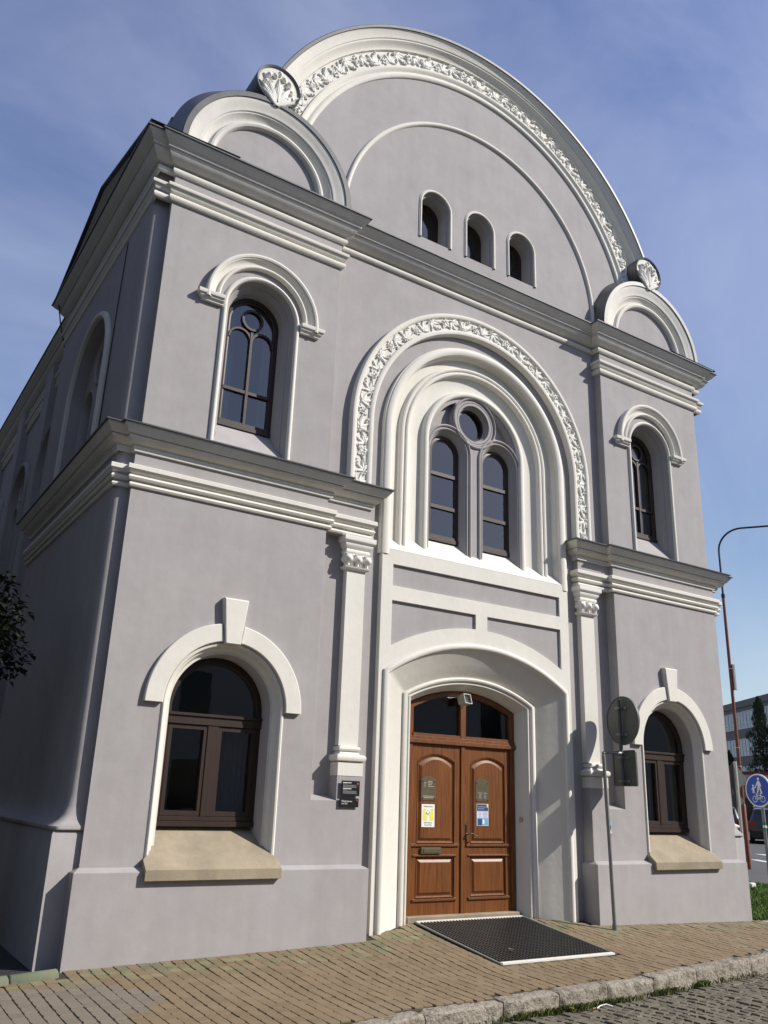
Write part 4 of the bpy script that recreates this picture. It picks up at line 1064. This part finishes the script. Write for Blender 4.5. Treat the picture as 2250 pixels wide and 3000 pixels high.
# ---- blue footpath and cycle sign
bs = empty('footpath_sign', 'round blue sign with white walking adult, child and bicycle on a steel post', 'traffic sign', (7.46, 1.0, 0))
az = radians(172); 
m = MB(); m.tube([(.03,-.02,-.05),(.03,-.02,2.25)], .03, 12); m.build('post', M['metal_grey'], bs)
for z, mt_ in ((1.36, M['green']), (1.31, M['print_white']), (1.26, M['green'])):
    m = MB(); m.tube([(.03,-.02,z),(.03,-.02,z+.045)], .0312, 12, caps=False); m.build('band', mt_, bs)
Rb = Matrix.Rotation(az, 4, 'Z'); zs_ = 1.97
def rb(mb):   # local frame: x = normal, y = left/right, z up
    mb.v = [tuple(Rb @ Vector(v) + Vector((-.02, -.012, zs_))) for v in mb.v]; return mb
def dd(r, x): return [(x, r*cos(2*pi*k/48), r*sin(2*pi*k/48)) for k in range(48)]
m = MB(); m.loft([dd(.28,0), dd(.3,0), dd(.3,.018), dd(.28,.02)], closed=True); m.face(dd(.28,0)); m.face(dd(.28,.02)); rb(m).build('plate', M['sign_white'], bs, smooth=30)
m = MB(); m.face(dd(.275,.0225)); rb(m).build('blue_field', M['sign_blue'], bs, smooth=0)
m = MB()
def flat(pts): m.face([(.025, a, b) for a, b in pts])       # a = to the right as seen from the front
def dotc(a, b, r): flat([(a+r*cos(2*pi*k/14), b+r*sin(2*pi*k/14)) for k in range(14)])
def bar(a, b, c, d, w_):
    l = hypot(c-a, d-b); nx, ny = -(d-b)/l*w_, (c-a)/l*w_; flat([(a+nx, b+ny), (a-nx, b-ny), (c-nx, d-ny), (c+nx, d+ny)])
dotc(.025,.205,.026); flat([(.0,.17),(.05,.17),(.062,.10),(.05,.055),(.005,.055),(-.005,.12)])
bar(.015,.07,-.012,-.045,.016); bar(.04,.07,.075,-.045,.017); bar(.005,.155,-.06,.045,.011); bar(.05,.155,.078,.07,.011); bar(-.012,-.045,-.032,-.05,.009); bar(.075,-.045,.095,-.05,.009)
dotc(-.105,.085,.02); flat([(-.122,.062),(-.09,.062),(-.08,.0),(-.13,.0)]); bar(-.115,.0,-.12,-.05,.010); bar(-.095,.0,-.085,-.05,.010); bar(-.095,.05,-.06,.045,.008); bar(-.118,.05,-.145,.012,.008)
def wheel(a, b, r):
    for k in range(20): bar(a+r*cos(2*pi*k/20), b+r*sin(2*pi*k/20), a+r*cos(2*pi*(k+1)/20), b+r*sin(2*pi*(k+1)/20), .006)
wheel(-.085,-.155,.052); wheel(.095,-.155,.052)
for q in ((-.085,-.155,-.04,-.085),(-.04,-.085,.055,-.085),(-.04,-.085,.01,-.155),(.01,-.155,.055,-.085),(-.085,-.155,.01,-.155),(.095,-.155,.05,-.06),(-.045,-.07,-.04,-.085),(-.065,-.066,-.025,-.066),(.035,-.055,.07,-.055)): bar(*q, .006)
rb(m).build('symbol', M['sign_white'], bs, smooth=0)

# ---- priority sign from behind, farther on
ds = empty('diamond_sign', 'grey back of a diamond shaped sign half hidden behind the lamp column', 'traffic sign', (10.85, 3.85, -.05))
m = MB(); m.tube([(0,0,0),(0,0,2.75)], .035, 10); m.build('post', M['alu'], ds)
m = MB(); m.v = []; 
for (z0, hw) in ((2.38, .36), (1.86, .22)):
    f1 = [(hw*cos(pi/2*k), .05, z0+hw*sin(pi/2*k)) for k in range(4)]; f2 = [(x, y+.02, z) for x, y, z in f1]; m.loft([f1, f2], closed=True); m.face(f1); m.face(f2)
m.v = [tuple(Matrix.Rotation(radians(-10), 4, 'Z') @ Vector(v)) for v in m.v]; m.build('plate', M['sign_back'], ds, smooth=0)
# ---- second distant lamp post, pale
l2 = empty('lamp_post', 'thin pale lamp post with a bent top showing past the building corner', 'street lamp', (17.4, 9.6, -.05))
m = MB(); m.tube([(0,0,0),(0,0,3.2),(.0,.0,4.4),(-.05,.06,4.9),(-.2,.25,5.3),(-.5,.6,5.55)], [.06,.055,.05,.045,.04,.04], 10); m.build('column', M['alu'], l2)
m = MB(); m.sphere((-.62,.75,5.56), .25, 10, 6, (1,1,.35)); m.build('lamp_head', M['alu'], l2)

# ---- gate pier with white cap, white marker
gp = empty('gate_pier', 'grey plastered gate pier with a white cap beside the right corner', 'pier', (6.52, 1.15, -.06))
m = MB(); m.box(-.15, .15, -.15, .15, 0, 1.33); m.build('shaft', M['wall'], gp, smooth=0)
m = MB(); m.loft([[(-r,-r,z),(r,-r,z),(r,r,z),(-r,r,z)] for r, z in ((.15,1.33),(.18,1.355),(.195,1.38),(.195,1.395),(.12,1.44),(.02,1.46))], closed=True); m.build('cap', M['white'], gp, smooth=25)
mk = empty('marker_stone', 'small white marker block at the edge of the grass by the plinth corner', 'marker', (10.25, 3.3, -.06))
m = MB(); m.cbox(-.09, .09, -.06, .06, 0, .16, .02); m.build('block', M['white'], mk, smooth=0)

# ---- cars
M['car_paint'] = mat('dark_car_paint', (.012, .014, .020), .25, .05, 3, spec=.5, coat=.6)
M['tyre'] = mat('tyre', (.015, .015, .015), .85, .1, 10)
M['tail'] = mat('tail_lamp_red', (.35, .012, .010), .25, .1, 8, spec=.5)
def car(label, loc, rz, bodymat, group=None):
    r = empty('parked_car', label, 'car', loc, rz, group)
    # local : -y is the tail, +y the nose
    def sec(y, zlow, zbelt, ztop, wl, wt):
        return [(-wl*.92,y,zlow),(-wl,y,zlow+.15),(-wl,y,zbelt-.08),(-wl*.97,y,zbelt),(-wt,y,ztop-.07),(-wt*.86,y,ztop),(wt*.86,y,ztop),(wt,y,ztop-.07),(wl*.97,y,zbelt),(wl,y,zbelt-.08),(wl,y,zlow+.15),(wl*.92,y,zlow)]
    S_ = [(-2.28,.42,.75,.86,.78,.70),(-2.25,.34,1.02,1.08,.88,.80),(-2.16,.30,1.06,1.25,.92,.72),(-1.95,.28,1.07,1.66,.93,.66),(-1.6,.26,1.07,1.72,.93,.66),(-.3,.25,1.05,1.74,.93,.66),(.35,.25,1.02,1.66,.93,.64),(1.05,.25,1.0,1.12,.93,.78),(1.9,.28,.9,.97,.90,.76),(2.25,.36,.68,.78,.82,.68)]
    m = MB(); rows = [sec(*q) for q in S_]; m.loft(rows, closed=True); m.face(rows[0]); m.face(rows[-1][::-1]); m.build('body', bodymat, r, smooth=35)
    m = MB(); m.face([(-.62,-2.195,1.14),(.62,-2.195,1.14),(.56,-2.0,1.60),(-.56,-2.0,1.60)]); m.build('rear_window', M['car_glass'], r, smooth=0)
    for s in (-1, 1):
        m = MB(); m.face([(s*.922,-1.9,1.10),(s*.905,.9,1.06),(s*.70,.30,1.58),(s*.70,-1.75,1.63)]); m.build('side_window', M['car_glass'], r, smooth=0)
        m = MB(); m.box(*sorted((s*.60, s*.90)), -2.285, -2.18, .88, 1.06); m.build('tail_lamp', M['tail'], r, smooth=0)
        for y in (-1.4, 1.4):
            m = MB(); m.tube([(s*.72,y,.34),(s*.94,y,.34)], .34, 20); w_ = m.build('wheel', M['tyre'], r, smooth=40)
            m = MB(); m.tube([(s*.93,y,.34),(s*.95,y,.34)], .21, 16); m.build('rim', M['alu'], w_, smooth=40)
        m = MB(); m.tube([(s*.62,-1.8,1.75),(s*.62,-1.5,1.80),(s*.62,.1,1.80),(s*.62,.3,1.74)], .02, 6); m.build('roof_rail', M['alu'], r)
    m = MB(); m.box(-.9, .9, -2.36, -2.2, .42, .66); m.build('bumper', M['black'], r, smooth=0)
    m = MB(); m.box(-.26, .26, -2.315, -2.285, .80, .90); m.build('number_plate', M['print_white'], r, smooth=0)
    return r
vd = atan2(.57, .82)
car('dark blue estate car with red tail lamp parked behind the blue sign', (33.7, 18.36, .0), -atan2(.82, .57), M['car_paint'], 'cars in the car park')
M['car_paint2'] = mat('black_car_paint', (.02, .024, .032), .3, .05, 3, spec=.5, coat=.5)
car('black estate car parked between the lamp column and the dark blue car', (33.6, 20.9, .0), -atan2(.82, .57), M['car_paint2'], 'cars in the car park')
# parking bay lines
m = MB()
for a, b, w_ in (((20.39,10.2),(19.2,8.5),.10),((24.23,12.98),(23.0,11.2),.10),((28.6,15.9),(27.2,13.8),.12)):
    l = hypot(b[0]-a[0], b[1]-a[1]); nx, ny = -(b[1]-a[1])/l*w_/2*3, (b[0]-a[0])/l*w_/2*3
    za = -.06+.3*max(0, (a[0]-14)/56)+.02
    m.face([(a[0]+nx,a[1]+ny,za),(b[0]+nx,b[1]+ny,za),(b[0]-nx,b[1]-ny,za),(a[0]-nx,a[1]-ny,za)])
struct(m.build('parking_line', M['line'], smooth=0))

# ---- office block and low brick building
M['office'] = mat('grey_office_render', (.155, .145, .14), .85, .06, .5)
M['office_frame'] = mat('white_window_frame', (.6, .62, .65), .6, .05, 4)
M['office_glass'] = mat('office_pane_sky_tint', (.26, .29, .34), .12, .35, .5, spec=.7)  # pale blue base colour paints the reflected sky into the panes
M['brick'] = mat('red_brown_brick', (.27, .14, .085), .9, .1, 1, .3, 20, var2=.1, v2scale=8)
M['redtrim'] = mat('dark_red_trim', (.16, .03, .03), .6, .1, 2)
M['fascia'] = mat('pale_fascia', (.42, .41, .37), .8, .06, 1)
ux, uy = -.548, -.836
ob = empty('office_block', 'three storey grey office block with rows of white framed windows in the distance', 'building', (85.98, 57.5, -.2), atan2(uy, ux))
m = MB(); m.box(-14, 34, 0, 14, 0, 13.2); m.build('wall', M['office'], ob, smooth=0)     # facade faces local +y? placed so that local y = 0 is the facade
m = MB(); m.box(-14.15, 34.15, -.15, 14.15, 13.2, 13.95); m.build('parapet', M['office'], ob, smooth=0)
fw_ = MB(); W_ = 2.7
for x0 in (0, W_): fw_.box(x0-.07 if x0 else 0, x0+.07 if not x0 else W_, -.06, .02, 0, 1.95)
for x0 in (.86, 1.76): fw_.box(x0-.05, x0+.05, -.05, .02, .08, 1.87)
for z0, z1 in ((0,.08),(1.87,1.95),(.55,.63)): fw_.box(0, W_, -.055, .02, z0, z1)
f0 = fw_.build('window', M['office_frame'], ob, smooth=0)
gm = MB(); gm.face([(0,-.012,0),(W_,-.012,0),(W_,-.012,1.95),(0,-.012,1.95)]); g0 = gm.build('pane', M['office_glass'], f0, smooth=0)
first = True
for z in (10.75, 7.7, 4.6, 1.5):
    for k in range(17):
        if first: f0.location = (-13+k*2.72, 0, z); first = False; continue
        o = f0.copy(); COL.objects.link(o); o.parent = ob; o.location = (-13+k*2.72, 0, z)
        q = g0.copy(); COL.objects.link(q); q.parent = o
bb_ = empty('brick_building', 'low brick building with pale fascia and dark red roof edge behind the cars', 'building', (48.5, 29.94, -.1), atan2(-.82, .57))
m = MB(); m.box(-9, 16, 0, 9, 0, 3.35); m.build('wall', M['brick'], bb_, smooth=0)
m = MB(); m.box(-9.1, 16.1, -.12, 9.1, 3.35, 4.10); m.build('fascia', M['fascia'], bb_, smooth=0)
m = MB(); m.box(-9.2, 16.2, -.22, 9.2, 4.10, 4.30); m.build('roof_edge', M['redtrim'], bb_, smooth=0)
m = MB(); m.box(-8.9, -2.2, 2, 8.9, 4.3, 5.1); m.build('upper_wall', M['fascia'], bb_, smooth=0)
m = MB(); m.box(-9.1, -2.0, 1.8, 9.1, 5.1, 5.3); m.build('roof_edge', M['redtrim'], bb_, smooth=0)
for k in range(4): m = MB(); m.box(-7+k*5.5, -5+k*5.5, -.03, .02, 1.0, 2.5); m.build('window', M['car_glass'], bb_, smooth=0)

# ---- conifers
def conifer(label, loc, h, r, seed, group):
    rn = random.Random(seed); t = empty('conifer', label, 'tree', loc, 0, group)
    m = MB(); m.tube([(0,0,0),(0,0,h*.5),(0,0,h*.95)], [.16,.1,.02], 8); m.build('trunk', M['bark'], t)
    m = MB()
    for _ in range(5200):
        u = rn.random()**.8; z = .25+u*(h-.3); rr = r*(1-u)**.62*(.72+.28*sin(u*37+seed)*sin(u*11))*(min(1, .45+u*6))
        a = rn.uniform(0, 2*pi); rr *= (.55+.5*rn.random()**.5)*(1+.18*sin(3*a+u*9+seed))
        x, y = rr*cos(a), rr*sin(a); s = rn.uniform(.08, .2); b = a+rn.uniform(-.8, .8)
        m.add([(x-s*.45*sin(b), y+s*.45*cos(b), z-s*.3), (x+s*.45*sin(b), y-s*.45*cos(b), z-s*.3), (x+cos(a)*s*.5, y+sin(a)*s*.5, z+s*1.3)], [(0,1,2)])
    m.build('crown', M['conifer'], t, smooth=0, recalc=False)
conifer('tallest dark conifer in front of the office block', (66.3, 39.9, -.1), 11.8, 2.4, 1, 'conifers before the office block')
conifer('second dark conifer, just right of the tallest one', (67.4, 38.2, -.1), 10.4, 2.3, 2, 'conifers before the office block')
conifer('small dark conifer left of the tall pair, by the lamp column', (65.0, 42.6, -.1), 6.9, 1.2, 3, 'conifers before the office block')

# ---- leafy tree in the shade of the left side
def tree(name, label, loc, h, rc, seed, n, zlow):
    rn = random.Random(seed); t = empty(name, label, 'tree', loc)
    m = MB(); br = []
    m.tube([(0,0,-.1),(.03,.02,h*.25),(-.02,.05,h*.55),(.0,.0,h*.85)], [.12,.10,.07,.02], 9)
    for k in range(11):
        z0 = rn.uniform(zlow-.5, h*.85); a = rn.uniform(0, 2*pi); l = rc*rn.uniform(.5, .95)
        e = (l*cos(a), l*sin(a), z0+l*.7); m.tube([(0,0,z0),(e[0]*.5,e[1]*.5,z0+l*.3),e], [.04,.025,.01], 6); br.append(e)
    m.build('trunk', M['bark'], t)
    m = MB(); cl = [(rn.gauss(0, rc*.5), rn.gauss(0, rc*.6), rn.uniform(zlow, h-.3), rn.uniform(.22, .36)) for _ in range(26)] + [(rn.gauss(0, .07), rn.gauss(0, .1), .2+.17*q, .24) for q in range(17)] + [(e[0], e[1], e[2], .25) for e in br if e[2] > zlow]
    for _ in range(n):
        c = rn.choice(cl); 
        while True:
            p_ = Vector((rn.uniform(-1, 1), rn.uniform(-1, 1), rn.uniform(-1, 1)))
            if p_.length < 1: break
        x, y, z = c[0]+p_.x*c[3], c[1]+p_.y*c[3], c[2]+p_.z*c[3]*.9
        s = rn.uniform(.05, .10); a = rn.uniform(0, 2*pi); dn = rn.uniform(-.9, .3); d = Vector((cos(a), sin(a), dn)).normalized(); sd = d.cross(Vector((0, 0, 1))).normalized(); up = sd.cross(d)
        P = Vector((x, y, z)); w_ = s*.38
        m.add([P, P+d*s*.5+sd*w_+up*.01, P+d*s*1.2-up*.01, P+d*s*.5-sd*w_+up*.01], [(0,1,2),(0,2,3)])
    m.build('crown', M['leaf'], t, smooth=0, recalc=False)
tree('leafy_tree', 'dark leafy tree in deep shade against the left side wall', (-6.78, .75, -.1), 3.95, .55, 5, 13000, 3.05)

# ---- townhouse over the street (its reflection shows in the panes)
M['house'] = mat('pale_house_render', (.42, .40, .36), .9, .06, .6)
M['house_roof'] = mat('dark_tile_roof', (.10, .06, .05), .8, .1, 1)
def townhouse(label, x0, x1, h, y):
    hb = empty('townhouse', label, 'building', (0, y, ROAD), 0, 'houses over the street')
    sk_ = 8.2 if x0 > 10 else 0      # end wall slants back, shaped to leave sky in the left pane reflection
    fp = [(x0, 0), (x1, 0), (x1, -9), (x0+sk_, -9)]
    m = MB(); m.loft([[(x, y_, z) for x, y_ in fp] for z in (0, h)], closed=True); m.face([(x, y_, h) for x, y_ in fp]); m.build('wall', M['house'], hb, smooth=0)
    m = MB(); m.loft([[(x0-.1,.5,h),(x1+.5,.5,h)],[(x0+sk_/2,-4.5,h+1.0),(x1+.5,-4.5,h+1.0)],[(x0+sk_,-9.5,h),(x1+.5,-9.5,h)]]); m.build('roof', M['house_roof'], hb, smooth=0)
    wm = MB(); wm.box(-.65, .65, -.02, .05, 0, 1.9); w0 = wm.build('window', M['car_glass'], hb, smooth=0); first = True
    z = 1.2
    while z < h-2.2:
        for k in range(int((x1-x0)/3.4)):
            o = w0 if first else w0.copy()
            if not first: COL.objects.link(o); o.parent = hb
            first = False; o.location = (x0+1.7+k*3.4, 0, z)
        z += 3.5
townhouse('tall townhouse across the street, dark reflection in the left hand windows', -34, 13.5, 15.0, -24)
townhouse('tall townhouse across the street, dark reflection in the right hand windows', 19.5, 64, 13.0, -24)

townhouse('low house added in the gap between the tall townhouses to darken the fanlight reflection', 13.4, 19.7, 7.0, -24.3)  # added to close the gap that the fanlight would mirror as bright sky
M['dark_render'] = mat('dark_grey_render', (.035, .037, .04), .9, .1, 1)
nb = empty('added_shade_house', 'dark grey house added unseen across the side yard to shade the side wall', 'building', (-10.6, 5, -.1))  # added out of view, blocks sky light from the left side wall
m = MB(); m.box(-8, 0, -6.5, 16, 0, 13); m.build('wall', M['dark_render'], nb, smooth=0)
m = MB(); m.loft([[(.3,-6.9,13),(.3,16.4,13)],[(-4,-6.9,15.5),(-4,16.4,15.5)],[(-8.4,-6.9,13),(-8.4,16.4,13)]]); m.build('roof', M['house_roof'], nb, smooth=0)

# ================================================================== LIGHT, SKY, CAMERA
SUN = Vector((.600, -.516, .611)).normalized()
sd = bpy.data.lights.new('sun', 'SUN'); sd.energy = 3.5; sd.angle = radians(.53); sd.color = (1, .95, .875)
so = bpy.data.objects.new('sun', sd); COL.objects.link(so); so.rotation_euler = SUN.to_track_quat('Z', 'Y').to_euler()
wd = bpy.data.worlds.new('World'); SC.world = wd; wd.use_nodes = True
nt = wd.node_tree; N = nt.nodes; L = nt.links
bg = N['Background']
sk = N.new('ShaderNodeTexSky'); sk.sky_type = 'NISHITA'; sk.sun_disc = False
sk.sun_elevation = math.asin(SUN.z); sk.sun_rotation = atan2(SUN.x, SUN.y); sk.air_density = 1.0; sk.dust_density = .6; sk.ozone_density = 2.5; sk.altitude = 300
tc = N.new('ShaderNodeTexCoord'); mp = N.new('ShaderNodeMapping'); mp.inputs['Rotation'].default_value = (.3, .5, .9); mp.inputs['Scale'].default_value = (1.2, 3.6, 2.2)
L.new(tc.outputs['Generated'], mp.inputs[0])
nz = N.new('ShaderNodeTexNoise'); nz.inputs['Scale'].default_value = 1.5; nz.inputs['Detail'].default_value = 9; nz.inputs['Roughness'].default_value = .58; nz.inputs['Distortion'].default_value = .5
L.new(mp.outputs[0], nz.inputs['Vector'])
mr = N.new('ShaderNodeMapRange'); mr.inputs[1].default_value = .30; mr.inputs[2].default_value = .86; mr.inputs[3].default_value = .02; mr.inputs[4].default_value = .44
L.new(nz.outputs[0], mr.inputs[0])
mx = N.new('ShaderNodeMix'); mx.data_type = 'RGBA'; mx.inputs[7].default_value = (5.0, 5.4, 6.7, 1)
L.new(mr.outputs[0], mx.inputs[0]); tn = N.new('ShaderNodeMix'); tn.data_type = 'RGBA'; tn.blend_type = 'MULTIPLY'; tn.inputs[0].default_value = 1; sx_ = N.new('ShaderNodeSeparateXYZ'); L.new(tc.outputs['Generated'], sx_.inputs[0]); el = N.new('ShaderNodeMapRange'); el.inputs[1].default_value = .05; el.inputs[2].default_value = .65; L.new(sx_.outputs[2], el.inputs[0])
tc2 = N.new('ShaderNodeMix'); tc2.data_type = 'RGBA'; tc2.inputs[6].default_value = (1.0, .93, .82, 1); tc2.inputs[7].default_value = (1.08, 1.0, 1.18, 1); L.new(el.outputs[0], tc2.inputs[0]); L.new(tc2.outputs[2], tn.inputs[7]); L.new(sk.outputs[0], tn.inputs[6]); L.new(tn.outputs[2], mx.inputs[6]); L.new(mx.outputs[2], bg.inputs[0])
bg.inputs[1].default_value = .08

cd = bpy.data.cameras.new('camera'); co = bpy.data.objects.new('camera', cd); COL.objects.link(co); SC.camera = co
cd.sensor_fit = 'VERTICAL'; cd.sensor_height = 36; cd.lens = 2487.11/3000*36; cd.clip_end = 1000; cd.clip_start = .05
yaw, pit, rol = radians(32.58438), radians(18.53759), radians(2.01691)
fw = Vector((sin(yaw)*cos(pit), cos(yaw)*cos(pit), sin(pit))); rt = Vector((cos(yaw), -sin(yaw), 0)); up = rt.cross(fw)
r2 = rt*cos(rol)+up*sin(rol); u2 = -rt*sin(rol)+up*cos(rol)
R3 = Matrix((r2, u2, -fw)).transposed()
co.matrix_world = Matrix.Translation((-7.67871, -9.22190, 1.62)) @ R3.to_4x4()
vs = SC.view_settings; vs.view_transform = 'Standard'; vs.look = 'None'; vs.exposure = .82; vs.gamma = 1
